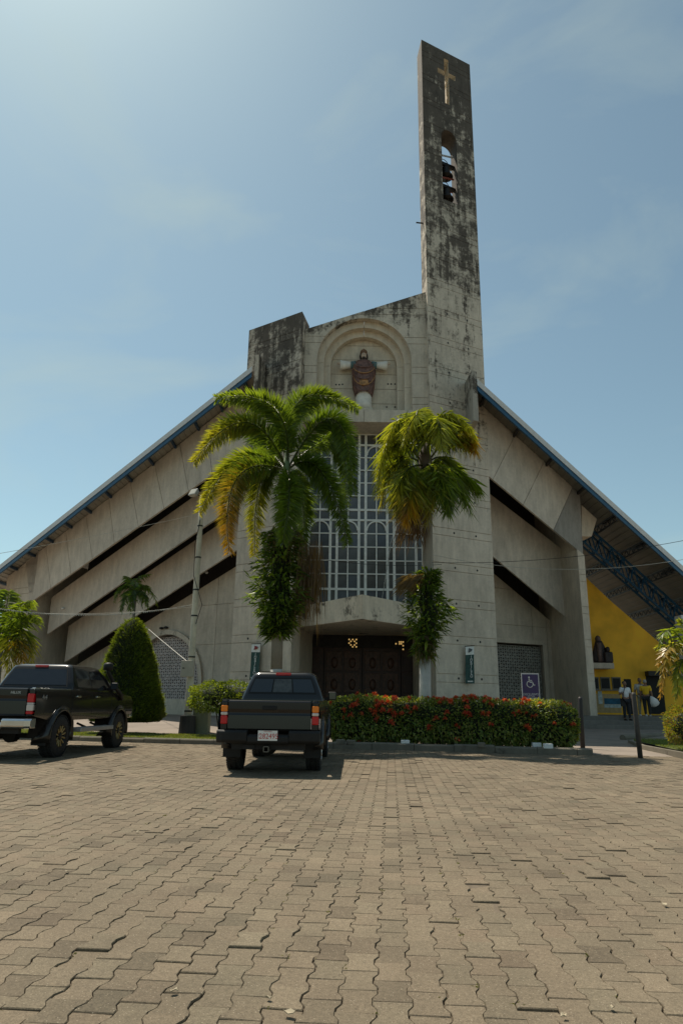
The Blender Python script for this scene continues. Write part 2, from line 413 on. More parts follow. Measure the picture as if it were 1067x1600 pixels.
def kerb_run(name, x0, x1, h, wdt, off=0.0, stone=1.0):
    """a kerb of separate cast stones"""
    root = None; L_ = sqrt(1 + .205 ** 2); x = x0; r = random.Random(int(x0 * 10)); k = MB()
    parts = []
    while x < x1 - .2:
        xe = min(x1, x + stone / L_ * r.uniform(.9, 1.1)); parts.append((x, xe)); x = xe
    for a, b in parts:
        g = .006; z = h + r.gauss(0, .008); o = off + r.gauss(0, .008)
        m_ = MB(); A = Vector((a + g, kerbY(a + g) + o, 0)); B = Vector((b - g, kerbY(b - g) + o, 0)); nrm = Vector((.2, 1, 0)).normalized() * wdt
        v = []
        for q in (A, B):
            v += [q + Vector((0, 0, -.08)), q + Vector((0, 0, z - .03)), q + nrm * .15 + Vector((0, 0, z)), q + nrm * .9 + Vector((0, 0, z)), q + nrm + Vector((0, 0, z - .02)), q + nrm + Vector((0, 0, -.08))]
        m_.loft([v[:6], v[6:]])
        if root is None: root = recalc(m_.build(name, M_kerb)); tag(root, kind='structure')
        else: recalc(m_.build('kerb_stone', M_kerb, root))
    return root
kerb_run('kerb', -14, -1.2, .13, .16)
kerb_run('kerb', -1.1, 6.15, .16, .30, -.25)
# lawn strip on the left between kerb and plaza
GRASS = (.115, .145, .030)
def lawn(name, quad, nblades, seed, label):
    mb = MB(); nseg = 14
    M = mat('lawn_soil', (.085, .10, .028), .95, var=.3, scale=3)
    (ax0, ax1, y0, y1) = quad; vs = []; fs = []
    for j in range(5):
        for i in range(nseg + 1):
            X = ax0 + (ax1 - ax0) * i / nseg; Y = kerbY(X) + y0 + (y1 - y0) * j / 4
            vs.append((X, Y, groundz(X, Y) + .03))
    for j in range(4):
        for i in range(nseg): fs.append((j * (nseg + 1) + i, j * (nseg + 1) + i + 1, (j + 1) * (nseg + 1) + i + 1, (j + 1) * (nseg + 1) + i))
    mb.add(vs, fs); base = tag(mb.build(name, M), kind='structure')
    g = MB(); r = random.Random(seed)
    for _ in range(nblades):
        X = r.uniform(ax0, ax1); Y = kerbY(X) + r.uniform(y0, y1); k = r.uniform(.7, 1.5); br = r.random() < .12
        c = (GRASS[0] * k, GRASS[1] * k, GRASS[2] * k) if not br else (.16 * k, .13 * k, .05 * k)
        a = r.uniform(0, 2 * pi); d = Vector((cos(a) * .6, sin(a) * .6, r.uniform(.5, 1.2)))
        g.leaf(Vector((X, Y, groundz(X, Y) + .028)), d, Vector((sin(a), -cos(a), .2)), r.uniform(.03, .075), .012, c, .3)
    tag(g.build('grass', leafmat('grass_blades') if 'grass_blades' not in MATS else MATS['grass_blades']), label, 'grass', kind='stuff')
lawn('lawn', (-14, -1.2, .20, 2.6), 26000, 5, 'short green grass strip behind the left kerb')
# right side: low kerb, grass patch and steps to the porch
def right_corner():
    A = onZ(985, 1160, .06); B = onZ(1067, 1176, .05)
    mb = MB(); v = [onZ(990, 1160, .05), onZ(1090, 1182, .05), onZ(1140, 1160, .05), onZ(1000, 1146, .06)]
    for p in v: p.z = .10
    fs = [(0, 1, 2, 3)]; mb.add(v, fs)
    tag(mb.build('lawn', mat('lawn_soil', (.085, .10, .028))), kind='structure')
    g = MB(); r = random.Random(9)
    for _ in range(9000):
        a, b = r.random(), r.random(); p = (v[0] * (1 - a) + v[1] * a) * (1 - b) + (v[3] * (1 - a) + v[2] * a) * b; k = r.uniform(.7, 1.5); th = r.uniform(0, 6.28)
        g.leaf(p, Vector((cos(th) * .6, sin(th) * .6, r.uniform(.5, 1.2))), Vector((sin(th), -cos(th), .2)), r.uniform(.03, .075), .013, (GRASS[0] * k, GRASS[1] * k, GRASS[2] * k), .3)
    tag(g.build('grass', MATS['grass_blades']), 'grass patch inside the kerb on the right of the path', 'grass', kind='stuff')
    m_ = MB(); p = [onZ(988, 1163, .02), onZ(1010, 1172, .02), onZ(1040, 1178, .02), onZ(1100, 1190, .02)]
    rings = []
    for q in p:
        n_ = Vector((-.35, 1, 0)).normalized() * .2
        rings.append([q + Vector((0, 0, -.06)), q + Vector((0, 0, .10)), q + n_ * .2 + Vector((0, 0, .125)), q + n_ + Vector((0, 0, .12)), q + n_ + Vector((0, 0, -.06))])
    m_.loft(rings); tag(recalc(m_.build('kerb', M_kerb)), kind='structure')
right_corner()
mb = MB(); a = onZ(972, 1153, .16); b = onZ(1075, 1147, .16)
mb.tube([a, a * .66 + b * .34, a * .33 + b * .67, b], [.10, .105, .10, .10], 12)
tag(mb.build('kerb_log', M_kerb, smooth=False), 'grey round concrete log lying along the path on the right', 'log')
st = None
for i in range(3):
    m_ = MB(); y = 30.6 + .42 * i; z = .385 + .178 * i
    m_.box((7.6 + .04 * i, y, -.05), (24, y + .42 + (.0 if i < 2 else 12), z))
    o = m_.build('steps' if st is None else 'step', M_step, st, bevel=.02)
    if st is None: st = tag(o, kind='structure')

# small weeds and grit in the paving joints
wd_ = MB(); rw = random.Random(12)
for _ in range(150):
    Y = 2.4 + 12 * rw.random() ** 1.3; X = rw.uniform(-.5, .5) * Y; ci = round((rot.inverted() @ Vector((X, Y, 0))).x / PW - .5) + .5
    q = rot @ Vector((ci * PW, (rot.inverted() @ Vector((X, Y, 0))).y, 0))
    for b in range(rw.randint(3, 9)):
        a = rw.uniform(0, 6.28); k = rw.uniform(.6, 1.4); wd_.leaf(q + Vector((rw.gauss(0, .01), rw.gauss(0, .012), -.004)), Vector((cos(a), sin(a), rw.uniform(.3, 1.2))), Vector((sin(a), -cos(a), .3)), rw.uniform(.010, .032), .006, (.10 * k, .11 * k, .03 * k), .4)
tag(wd_.build('weeds', MATS['grass_blades'], parking), kind='stuff')
# ================================================================== CHURCH
RP = Plane((3.86, 28.0), 63, -6); LP = Plane((-2.35, 28.0), -57, 12)
church = empty('church', (.7, 28, .45), 'grey concrete church with tall bell tower, stepped wings and blue-edged roof', 'church')
church_inv = Matrix.Translation((-.7, -28, -.45))
def adopt():     # parts were placed in world space: keep them there under the church empty
    for o in church.children: o.matrix_parent_inverse = church_inv
C_tower = concrete('concrete_tower', (.585, .505, .405), ((0, .33), (8, .40), (12, .49), (19.8, .525), (20.6, .58), (25, .59), (29, .63), (36, .70)), streak=.55)
C_block = concrete('concrete_block', (.55, .47, .375), ((0, .30), (8, .30), (11.5, .50), (15, .565), (18.6, .63)), streak=.6)
C_niche = concrete('concrete_niche', (.585, .505, .405), ((-12, .30), (-3.2, .38), (-1.3, .50), (-.7, .54), (0, .60)), vec=(-.36, 0, 1), off=-18.55, streak=.45)
C_ring = concrete('concrete_niche_ring', (.61, .52, .405), ((0, .28), (30, .28)))
C_beam = concrete('concrete_beam', (.575, .50, .41), ((0, .33), (30, .345)), streak=.8)
C_wall = concrete('concrete_wall', (.555, .475, .375), ((0, .33), (3, .30), (30, .30)), streak=.8)
C_fin = concrete('concrete_fin', (.565, .485, .385), ((0, .34), (4, .31), (30, .34)), streak=.7)
C_can = concrete('concrete_canopy', (.60, .515, .405), ((3.5, .42), (4.3, .50), (4.9, .54), (5.4, .63)), streak=.20)
M_frame = mat('window_frame_paint', (.82, .80, .74), .6, var=.1)
M_glass = mat('window_glass', (.085, .078, .076), .22, var=.5, scale=1.2, spec=.7)
M_glass2 = mat('window_glass_blue', (.065, .068, .085), .22, var=.4, scale=1.2, spec=.7)
M_blue = mat('fascia_blue', (.012, .075, .15), .45, var=.2)
M_bluedk = mat('truss_blue', (.010, .045, .095), .5, var=.2)
M_dark = mat('dark_steel', (.018, .016, .015), .6, var=.2)
M_flash = mat('roof_flashing', (.62, .60, .57), .5, var=.08)
M_soffit = mat('roof_sheet', (.33, .305, .26), .55, var=.1, scale=1)
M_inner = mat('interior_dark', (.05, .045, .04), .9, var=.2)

JZ = []
k = 0
while 2.0 + 1.52 * k < 37: JZ += [2.0 + 1.52 * k, 2.33 + 1.52 * k]; k += 1

# ---- bell tower (a slab with an arched bell opening and a cross cut right through it)
tw1 = RP.hit(757, 600)[0]; tc = tw1 * .495
ztop = (RP.hit(660, 64)[1] * .7 + RP.hit(733, 97)[1] * .3)
oz0 = RP.hit(703, 315)[1]; ozc = RP.hit(698, 203)[1]; ho = (RP.hit(714, 270)[0] - RP.hit(690, 260)[0]) / 2
cz0 = RP.hit(702, 164)[1]; cz1 = RP.hit(698, 93)[1]; ca = .15; cb = .58; az = cz1 - (cz1 - cz0) * .33
def tower_half(sgn, TC, zb, zt):
    L_ = [(0, zb), (0, oz0), (ho, oz0), (ho, ozc - ho)]
    for i in range(1, 8):
        th = pi / 2 * i / 8; L_.append((ho * cos(th), ozc - ho + ho * sin(th)))
    L_ += [(0, ozc), (0, cz0), (ca, cz0), (ca, az - .2), (cb, az - .2), (cb, az + .13), (ca, az + .13), (ca, cz1), (0, cz1), (0, zt)]
    edge = 0 if sgn < 0 else tw1
    return [(edge, zb)] + [(TC + sgn * a, z) for a, z in L_] + [(edge, zt)]
tower = plate('tower', RP, tower_half(-1, tc, .3, ztop), .05, 1.05, C_tower, church)
t2 = plate('tower_core', RP, tower_half(1, tc, .3, ztop), .05, 1.05, C_tower, tower)
for sg in (-1, 1):
    panels('wall_panel', RP, bands(tower_half(sg, tc, .3, ztop), JZ), .05, C_tower, tower)
# deeper lower pier behind the tower face
plate('pier', RP, [(0.0, .3), (tw1, .3), (tw1, 14.6), (0.0, 14.6)], 1.06, 4.4, C_tower, church)
# form-tie holes
def ties(pl, t0, t1, z0, z1, par, every=1.52):
    z = 2.16
    while z < z1:
        if z > z0:
            for f in (.35, .72):
                m_ = MB(); p = pl.pt(t0 + (t1 - t0) * f, z, -.004); d = pl.d
                ring = [p + d * .05 * cos(a) + Vector((0, 0, .05 * sin(a))) for a in [i * pi / 4 for i in range(8)]]
                m_.loft([ring, [q + pl.e * .02 for q in ring]]); m_.build('tie_hole', M_dark, par)
        z += every
def lining(name, pts, material, par):
    mb = MB(); mb.loft([[RP.pt(tc + a, z, d_) for a, z in pts] for d_ in (.0, 1.06)], caps=False); return mb.build(name, material, par)
e_ = .012; xa, xb = ca - e_, cb - e_
lining('cross_reveal', [(xa, cz0 + e_), (xa, az - .2 + e_), (xb, az - .2 + e_), (xb, az + .13 - e_), (xa, az + .13 - e_), (xa, cz1 - e_), (-xa, cz1 - e_), (-xa, az + .13 - e_), (-xb, az + .13 - e_), (-xb, az - .2 + e_), (-xa, az - .2 + e_), (-xa, cz0 + e_)], concrete('concrete_cross', (.66, .58, .46), ((0, .2), (40, .2))), tower)
hh_ = ho - e_
lining('bell_opening_reveal', [(hh_, oz0 + e_), (hh_, ozc - ho)] + [(hh_ * cos(pi * i / 14), ozc - ho + hh_ * sin(pi * i / 14)) for i in range(1, 14)] + [(-hh_, ozc - ho), (-hh_, oz0 + e_)], concrete('concrete_shaded_reveal', (.30, .26, .20), ((0, .70), (40, .70))), tower)  # dark lining: shade inside the bell opening put into its colour
ties(RP, 0, tw1, 1, 20, tower)

# ---- left pier and its upper block
tA = LP.hit(470, 560)[0]; tB = LP.hit(387, 560)[0]
zbl = (LP.hit(470, 487)[1] + LP.hit(388, 517)[1]) / 2
bpoly = [(tA, .3), (tB, .3), (tB, zbl), (tA, zbl)]
block = plate('pier', LP, bpoly, .05, 1.3, C_block, church)
panels('wall_panel', LP, bands(bpoly, JZ), .05, C_block, block)
plate('pier', LP, [(tA + .3, .3), (tB, .3), (tB, 14.4), (tA + .3, 14.4)], 1.31, 4.4, C_block, church)
ties(LP, tA, tB, 1, 12, block)

# ---- niche wall between block and tower (frontal)
NP = Plane((0, 28.35), 90, 0)
nl = LP.pt(tA, 0, .6).x; nr = RP.pt(0, 0, .5).x + .25
zl = NP.hit(475, 515)[1]; zr = NP.hit(665, 456)[1]; sl = (zr - zl) / (NP.hit(665, 456)[0] - NP.hit(475, 515)[0])
ntop = lambda x: zl + (x - NP.hit(475, 515)[0]) * sl
nb = NP.hit(568, 659)[1]; nfl = NP.hit(568, 640)[1]
ncx = NP.hit(569, 575)[0]; R1 = (NP.hit(643, 575)[0] - NP.hit(495, 575)[0]) / 2; zcr = NP.hit(569, 497)[1]; zsp = zcr - R1
def niche_half(sg, r, floor, x_edge, top, nseg=14):
    a = [(ncx, floor), (ncx + sg * r, floor), (ncx + sg * r, zsp)]
    for i in range(1, nseg): th = pi / 2 * i / nseg; a.append((ncx + sg * r * cos(th), zsp + r * sin(th)))
    a += [(ncx, zsp + r)]
    return a
def wall_with_arch(sg, x_edge):
    arc = niche_half(sg, R1, nfl, x_edge, None)
    return [(ncx, nb), ] + arc + [(ncx, ntop(ncx)), (x_edge, ntop(x_edge)), (x_edge, nb)]
niche = None
for sg, xe in ((-1, nl), (1, nr)):
    po = wall_with_arch(sg, xe)
    o = plate('niche_wall' if niche is None else 'wall_core', NP, po, .05, .32, C_niche, church if niche is None else niche)
    if niche is None: niche = o
    po2 = [(x + sg * .011 if abs(x - ncx) < 1e-6 else x, z) for x, z in po]
    panels('wall_panel', NP, bands(po2, [z for z in JZ if nb + .3 < z]), .05, C_niche, niche)
rad = [R1, R1 * .855, R1 * .715]
for i in (1, 2):
    for sg in (-1, 1):
        outer = niche_half(sg, R1 + .2, nfl, 0, None); inner = niche_half(sg, rad[i], nfl, 0, None)
        po = [(ncx + sg * rad[i], nfl)] + inner[2:] + list(reversed(outer[1:]))
        # ring: inner arc then back along a square outside edge
        po = inner[1:] + list(reversed(niche_half(sg, R1 + .10, nfl, 0, None)[1:]))
        q = [(x + (sg * .008 if abs(x - ncx) < 1e-6 else 0), z) for x, z in po]
        for b_ in bands(q, [zsp, zsp - 1.2], .015): plate('arch_ring', NP, b_, .32 * i + .001, .32 * i + .318, C_ring, niche)
bk = [(ncx - rad[1], nfl - .02), (ncx + rad[1], nfl - .02), (ncx + rad[1], zsp + rad[1]), (ncx - rad[1], zsp + rad[1])]
panels('wall_panel', NP.at(1.0), bands(bk, [nfl + .75 * i for i in range(1, 7)]), .1, C_ring, niche)
plate('niche_back', NP.at(1.1), bk, .0, .2, C_ring, niche)
# niche floor and lintel running back to the window
m_ = MB(); m_.box((nl, 28.41, nb + .002), (nr, 29.93, nfl - .004)); m_.build('lintel', concrete('concrete_lintel', (.585, .505, .405), ((0, .47), (40, .47)), streak=.3), church)
m_ = MB(); m_.box((nl + .3, 29.56, nfl), (nr - .1, 30.7, zsp + R1 - .2)); m_.build('niche_core', C_niche, church)
# little service holes in the niche wall
for px in ((525, 601), (530, 601), (535, 600.5), (606, 600), (611, 600), (617, 600), (604, 636), (617, 636)):
    t_, z_ = NP.at(1.0).hit(*px); m_ = MB(); ring = [Vector((t_ + .045 * cos(a), 29.345, z_ + .045 * sin(a))) for a in [i * pi / 3 for i in range(6)]]
    m_.loft([ring, [q + Vector((0, .02, 0)) for q in ring]]); m_.build('service_hole', M_dark, niche)

# ---- tall window with arched lights
WP = Plane((0, 29.85), 90, 0); WX = lambda x: WP.hit(x, 880)[0]; WZ = lambda y: WP.hit(565, y)[1]
wl = WX(470.5); wr = WX(661); pitch_ = (wr - wl) / 4.245
nar = pitch_ * .235; bay = pitch_ * .765
xsn = [wl + i * pitch_ for i in range(5)]
rowsT = [WZ(680), WZ(695.5), None]; tiers = [(WZ(680), WZ(696), [WZ(v) for v in (715.5, 735, 755, 775)], WZ(797)), (WZ(797), WZ(813), [WZ(v) for v in (834, 855, 876, 897)], WZ(921))]
zbot = WZ(958)
window = MB()
wbars = []
def vbar(x, w_, z0, z1, nm='mullion', dp=.10): wbars.append((nm, (x - w_ / 2, 29.80, z0), (x + w_ / 2, 29.80 + dp, z1)))
window.box((wl - .10, 29.79, zbot), (wl - .03, 29.92, tiers[0][0] + .12)); window.box((wr + .03, 29.79, zbot), (wr + .10, 29.92, tiers[0][0] + .12)); window.box((wl - .03, 29.79, tiers[0][0]), (wr + .03, 29.92, tiers[0][0] + .12))
wobj = window.build('window', M_frame, church)
for x in xsn:
    for q in (x, x + nar): vbar(q, .115, zbot, tiers[0][0])
for i in range(4): vbar(xsn[i] + nar + bay / 2, .052, zbot, tiers[0][0], 'glazing_bar', .06)
def hbar(z, h, nm, dp, yoff=.0): wbars.append((nm, (wl - .03, 29.805 + yoff, z - h / 2), (wr + .03, 29.805 + dp, z + h / 2)))
for (za, zb_, rows, zc) in tiers:
    hbar(zb_, .085, 'transom', .09); hbar(zc, .095, 'transom', .09)
    for z in rows: hbar(z, .050, 'glazing_bar', .05)
for nm, a, b in wbars:
    m_ = MB(); m_.box(a, b); m_.build(nm, M_frame, wobj)
for (za, zb_, rows, zc) in tiers:           # arched heads
    for i in range(4):
        xc = xsn[i] + nar + bay / 2; r = bay / 2 - .03; zs = zb_ - r - .02
        m_ = MB(); pts = [(xc + (r) * cos(pi * k / 12), zs + r * sin(pi * k / 12)) for k in range(13)]; pin = [(xc + (r - .06) * cos(pi * k / 12), zs + (r - .06) * sin(pi * k / 12)) for k in range(13)]
        extrude(m_, pts + list(reversed(pin)), lambda p: Vector((p[0], 29.795, p[1])), lambda p: Vector((p[0], 29.87, p[1])))
        recalc(m_.build('arch_head', M_frame, wobj))
pane_me = {}
pr = random.Random(4)
def pane(x0, x1, z0, z1, blue=False):
    key = (round(x1 - x0, 2), round(z1 - z0, 2), blue)
    if key not in pane_me:
        m_ = MB(); m_.box((0, 0, 0), (x1 - x0, .012, z1 - z0)); o = m_.build('pane', M_glass2 if blue else M_glass, wobj); pane_me[key] = o.data
    else: o = bpy.data.objects.new('pane', pane_me[key]); col.objects.link(o); o.parent = wobj
    o.location = (x0, 29.875, z0); o.rotation_euler = (pr.gauss(0, .016), 0, pr.gauss(0, .020))
for ti, (za, zb_, rows, zc) in enumerate(tiers):
    zz = [za, zb_] + rows + [zc]
    if ti == 1: zz.append(zbot)
    for a, b in zip(zz[:-1], zz[1:]):
        for i in range(5): pane(xsn[i], xsn[i] + nar, b, a, pr.random() < .2)
        for i in range(4):
            x0 = xsn[i] + nar
            for h in (0, 1): pane(x0 + h * bay / 2, x0 + (h + 1) * bay / 2, b, a, b == zbot or pr.random() < .25)
# wall strips each side of the window, and the dark nave behind
m_ = MB(); m_.box((nl - 1.2, 29.78, .4), (wl - .10, 30.3, nfl)); m_.build('jamb_wall', C_wall, church)
m_ = MB(); m_.box((wr + .10, 29.78, .4), (nr + .6, 30.3, nfl)); m_.build('jamb_wall', C_wall, church)
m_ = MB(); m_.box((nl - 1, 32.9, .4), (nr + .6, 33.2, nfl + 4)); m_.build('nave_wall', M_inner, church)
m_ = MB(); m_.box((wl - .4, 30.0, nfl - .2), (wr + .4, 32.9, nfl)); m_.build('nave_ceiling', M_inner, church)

# ---- canopy over the door: a low prow of two cast parapets with a soffit
zcb = onY(567, 967, 25.6).z; zct = onY(567, 929, 25.6).z
PC = Vector((.82, 25.6, 0)); PLs = Vector((nl - .15, 29.1, 0)); PRs = Vector((nr + .1, 29.1, 0))
def facet(a, b, nm, par):
    d = (b - a).normalized(); nrm = Vector((d.y, -d.x, 0)); nrm = nrm if nrm.y < 0 else -nrm
    m_ = MB(); rings = []; n_ = 8
    for i in range(n_ + 1):
        q = a + (b - a) * (i / n_); zt = zct - .08 * ((i / n_) ** 1.6)
        rings.append([q + Vector((0, 0, zcb)), q - nrm * .2 + Vector((0, 0, zcb)), q - nrm * .2 + Vector((0, 0, zt)), q + Vector((0, 0, zt))])
    m_.loft(rings); o = recalc(m_.build(nm, C_can, par)); return o
can = facet(PC + Vector((-.008, 0, 0)), PLs, 'canopy', church); facet(PC + Vector((.008, 0, 0)), PRs, 'parapet_panel', can)
m_ = MB(); tri = [PC + Vector((0, .28, 0)), PRs + Vector((-.1, .15, 0)), Vector((nr, 32.5, 0)), Vector((nl, 32.5, 0)), PLs + Vector((.1, .15, 0))]
m_.loft([[q + Vector((0, 0, zcb + .05)) for q in tri], [q + Vector((0, 0, zcb + .35)) for q in tri]]); recalc(m_.build('soffit', C_can, can))

# ---- entrance recess and carved doors
M_wood = mat('door_wood', (.05, .017, .010), .5, var=.35, scale=5, bump=.3, bscale=30)
M_wood2 = mat('door_carving', (.085, .034, .018), .5, var=.5, scale=9, bump=.6, bscale=22)
DY = 32.75; zfl = .5
dx = [onY(x, 1050, DY).x for x in (452, 506, 566, 626, 684)]; zdt = onY(567, 1012, DY).z
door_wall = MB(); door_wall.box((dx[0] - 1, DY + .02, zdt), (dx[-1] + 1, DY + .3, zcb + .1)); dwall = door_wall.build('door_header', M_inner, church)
for i in range(4):
    main = i in (1, 2)
    m_ = MB(); m_.box((dx[i] + .02, DY, zfl), (dx[i + 1] - .02, DY + .08, zdt - .01)); dr = m_.build('door', M_wood, church)
    w_ = dx[i + 1] - dx[i]
    for r_ in range(3):
        for c_ in range(2):
            m_ = MB(); x0 = dx[i] + .10 + c_ * (w_ - .12) / 2; z0 = zfl + .12 + r_ * (zdt - zfl - .2) / 3
            m_.box((x0, DY - .035, z0), (x0 + (w_ - .2) / 2 - .06, DY + .0, z0 + (zdt - zfl - .2) / 3 - .1)); m_.build('door_panel', M_wood2 if main else M_wood, dr, bevel=.015)
            if main:
                m_ = MB(); cx_ = x0 + (w_ - .26) / 4; cz_ = z0 + .36
                m_.loft([[Vector((cx_ + s_ * .16 * cos(a), DY - .035 - k_, cz_ + s_ * .26 * sin(a))) for a in [j * pi / 5 for j in range(10)]] for s_, k_ in ((1, 0), (.8, .03), (.3, .045))])
                recalc(m_.build('carved_figure', M_wood2, dr, smooth=True))
    m_ = MB(); hx = dx[i + 1] - .14 if i == 1 else dx[i] + .14
    if main: m_.tube([(hx, DY - .07, 1.35), (hx, DY - .07, 1.75)], .018, 8); m_.build('handle', mat('brass', (.45, .30, .10), .35, 1), dr)
# two small pierced lights over the doors, daylight showing through coloured glass
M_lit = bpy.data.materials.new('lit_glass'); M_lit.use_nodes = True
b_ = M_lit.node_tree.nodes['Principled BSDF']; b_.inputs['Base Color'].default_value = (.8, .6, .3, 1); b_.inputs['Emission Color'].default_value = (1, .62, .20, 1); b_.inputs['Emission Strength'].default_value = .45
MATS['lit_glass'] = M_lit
for cxp, cyp, cells in ((551, 1005, [(-2, 0), (-1, 1), (-1, -1), (0, 2), (1, 1), (1, -1), (2, 0), (0, -2), (2, 2), (-2, 2), (2, -2)]), (624, 1006, [(-2, 0), (0, 0), (1, 1), (1, 0), (2, 1), (2, -1), (0, 1), (2, -3)])):
    c0 = onY(cxp, cyp, DY - .02)
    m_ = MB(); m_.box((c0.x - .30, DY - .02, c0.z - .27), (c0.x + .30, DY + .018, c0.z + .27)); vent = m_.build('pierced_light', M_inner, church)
    for (i, j) in cells:
        m_ = MB(); r_ = .044; p = Vector((c0.x + i * .085, DY - .03, c0.z + j * .085)); ring = [p + Vector((r_ * cos(a), 0, r_ * sin(a))) for a in [q * pi / 2 + .4 for q in range(4)]]
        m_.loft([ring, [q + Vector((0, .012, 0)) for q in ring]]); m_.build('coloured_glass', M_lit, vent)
m_ = MB(); m_.box((nl - 2.5, 27.2, -.1), (nr + .5, 33, .47)); m_.build('entrance_floor', M_step, church, bevel=.02)

# ---- roofs
M_soffit_r = mat('roof_sheet_shaded', (.19, .172, .138), .6, var=.15, scale=1)  # right sheet coloured darker to carry the shade under the porch roof
def roof(side, PLN, A, B, ext, depth, under):
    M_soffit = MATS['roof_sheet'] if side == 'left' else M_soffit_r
    """front edge through pixels A (ridge end) and B (eave end), extended by ext metres beyond B"""
    rp = PLN.at(-1.3); rp = Plane((rp.P.x, rp.P.y), rp.ang, 0)
    a = rp.hit(*A); b = rp.hit(*B); s_ = (b[1] - a[1]) / (b[0] - a[0]); t1 = b[0] + ext; b = (t1, a[1] + s_ * (t1 - a[0])); nrm = sqrt(1 + s_ * s_)
    z = lambda t, o: a[1] + s_ * (t - a[0]) - o * nrm
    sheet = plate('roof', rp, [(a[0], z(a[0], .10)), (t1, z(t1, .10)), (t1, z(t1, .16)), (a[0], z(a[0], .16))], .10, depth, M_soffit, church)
    plate('flashing', rp, [(a[0], z(a[0], 0)), (t1, z(t1, 0)), (t1, z(t1, .26)), (a[0], z(a[0], .26))], -.02, .10, M_flash, sheet)
    plate('fascia', rp, [(a[0], z(a[0], .262)), (t1, z(t1, .262)), (t1, z(t1, .37)), (a[0], z(a[0], .37))], .02, .12, M_blue, sheet)
    plate('fascia', rp, [(a[0], z(a[0], .385)), (t1, z(t1, .385)), (t1, z(t1, .50)), (a[0], z(a[0], .50))], -.03, .10, M_blue, sheet)
    return rp, a, s_, z, t1, sheet
rL, aL, sL, zL, t1L, shL = roof('left', LP, (394, 572), (0, 883), 2.0, 24, 0)
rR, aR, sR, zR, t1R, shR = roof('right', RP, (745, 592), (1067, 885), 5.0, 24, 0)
# corrugation ribs under the sheets and purlins
def under(rp, a, z, t1, sh, n_p, p0):
    for i in range(n_p):
        t = a[0] + (t1 - a[0]) * (i + p0) / n_p
        m_ = MB(); m_.bar(rp.pt(t, z(t, .24), .12), rp.pt(t, z(t, .24), 3.0 if rp is rL else 1.9), .10, .14); m_.build('purlin', M_bluedk if rp is rL else M_dark, sh)
    rib = MB(); t = a[0]
    while t < t1:
        rib.bar(rp.pt(t, z(t, .17), .12), rp.pt(t, z(t, .17), 14), .05, .03); t += .33
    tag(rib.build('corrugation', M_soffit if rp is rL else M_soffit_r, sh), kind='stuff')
under(rL, aL, zL, t1L, shL, 13, .3); under(rR, aR, zR, t1R, shR, 9, .25)

def line_split(poly, pl, lines, gap=.024):
    """cut a (t, z) polygon along pixel lines; returns the pieces in order"""
    out = []; cur = poly
    for p, q in lines:
        a = pl.hit(*p); b = pl.hit(*q); nx, ny = b[1] - a[1], -(b[0] - a[0]); l = sqrt(nx * nx + ny * ny); nx /= l; ny /= l; c = nx * a[0] + ny * a[1]
        cen = (sum(v[0] for v in poly) / len(poly), sum(v[1] for v in poly) / len(poly))
        if nx < 0: nx, ny, c = -nx, -ny, -c
        lo = clip(cur, nx, ny, c - gap / 2); hi = clip(cur, -nx, -ny, -(c + gap / 2))
        if area(lo) > .01: out.append(lo)
        cur = hi
    if area(cur) > .01: out.append(cur)
    return out
# ---- left wing: three stepped beams, back wall with arched screen, end fin
def P2(y): return y
def beam(pl, poly, lines, dep, core, material, last=None):
    core_o = plate('beam', pl, poly, .06, dep, material, church)
    ps = line_split(poly, pl, lines)
    for i, q in enumerate(ps): plate('panel', pl, q, .0, .06, last if (last and i == len(ps) - 1) else material, core_o)
    return core_o
zroofL = lambda t: rL_z_at(t)
c1 = lambda x, y: (x / 2.6675, 560 + y / 2.6675)
b1 = LP.poly([(372, 618), (41, 878), (47, 942), (362, 712)])
b1[0] = (tB, b1[0][1]); b1[3] = (tB, b1[3][1])
beam(LP, b1, [(c1(x0, y0), c1(x1, y1)) for x0, y0, x1, y1 in ((860, 265, 880, 440), (750, 360, 782, 530), (645, 440, 680, 605), (545, 520, 575, 685), (455, 590, 475, 750), (362, 670, 384, 820), (277, 740, 295, 885), (195, 805, 211, 945))], .14, 0, C_beam)
l2 = LP.at(1.3); b2 = l2.poly([(366, 791), (74, 991)]); up = 3.4
def tline(pl, p, q, t): a = pl.hit(*p); b = pl.hit(*q); return a[1] + (b[1] - a[1]) * (t - a[0]) / (b[0] - a[0])
low2 = ((366, 791), (74, 991)); top2 = ((366, 731), (58, 950)); low3 = ((366, 862), (101, 1035)); top3 = ((366, 803), (80, 997)); topw = ((366, 887), (101, 1051))
b2p = [(tB - .2, tline(l2, *low2, tB - .2)), (b2[1][0], b2[1][1]), (b2[1][0], tline(l2, *top2, b2[1][0])), (tB - .2, tline(l2, *top2, tB - .2))]
plate('beam', l2, b2p, 0, .14, C_beam, church)
l3 = LP.at(2.6); b3 = l3.poly([(366, 862), (101, 1035)])
b3p = [(tB - .2, tline(l3, *low3, tB - .2)), (b3[1][0], b3[1][1]), (b3[1][0], tline(l3, *top3, b3[1][0])), (tB - .2, tline(l3, *top3, tB - .2))]
plate('beam', l3, b3p, 0, .14, C_beam, church)
# end fin
f0 = LP.hit(50, 945)[0]; f1 = LP.hit(4, 960)[0]
def zr_on(pl, rp, zf, t, off=.22):                       # roof underside height above a point of a parallel plane
    q = pl.pt(t, 0); k = (q - rp.P); tt = (k.x * rp.e.y - k.y * rp.e.x) / (rp.d.x * rp.e.y - rp.d.y * rp.e.x); return zf(tt, off)
fp = [(f0, .2), (f1, .2), (f1, zr_on(LP, rL, zL, f1)), (f0, zr_on(LP, rL, zL, f0))]
finL = plate('fin', LP, fp, .05, 5.0, C_fin, church); panels('wall_panel', LP, bands(fp, [z + .2 for z in JZ]), .05, C_fin, finL)
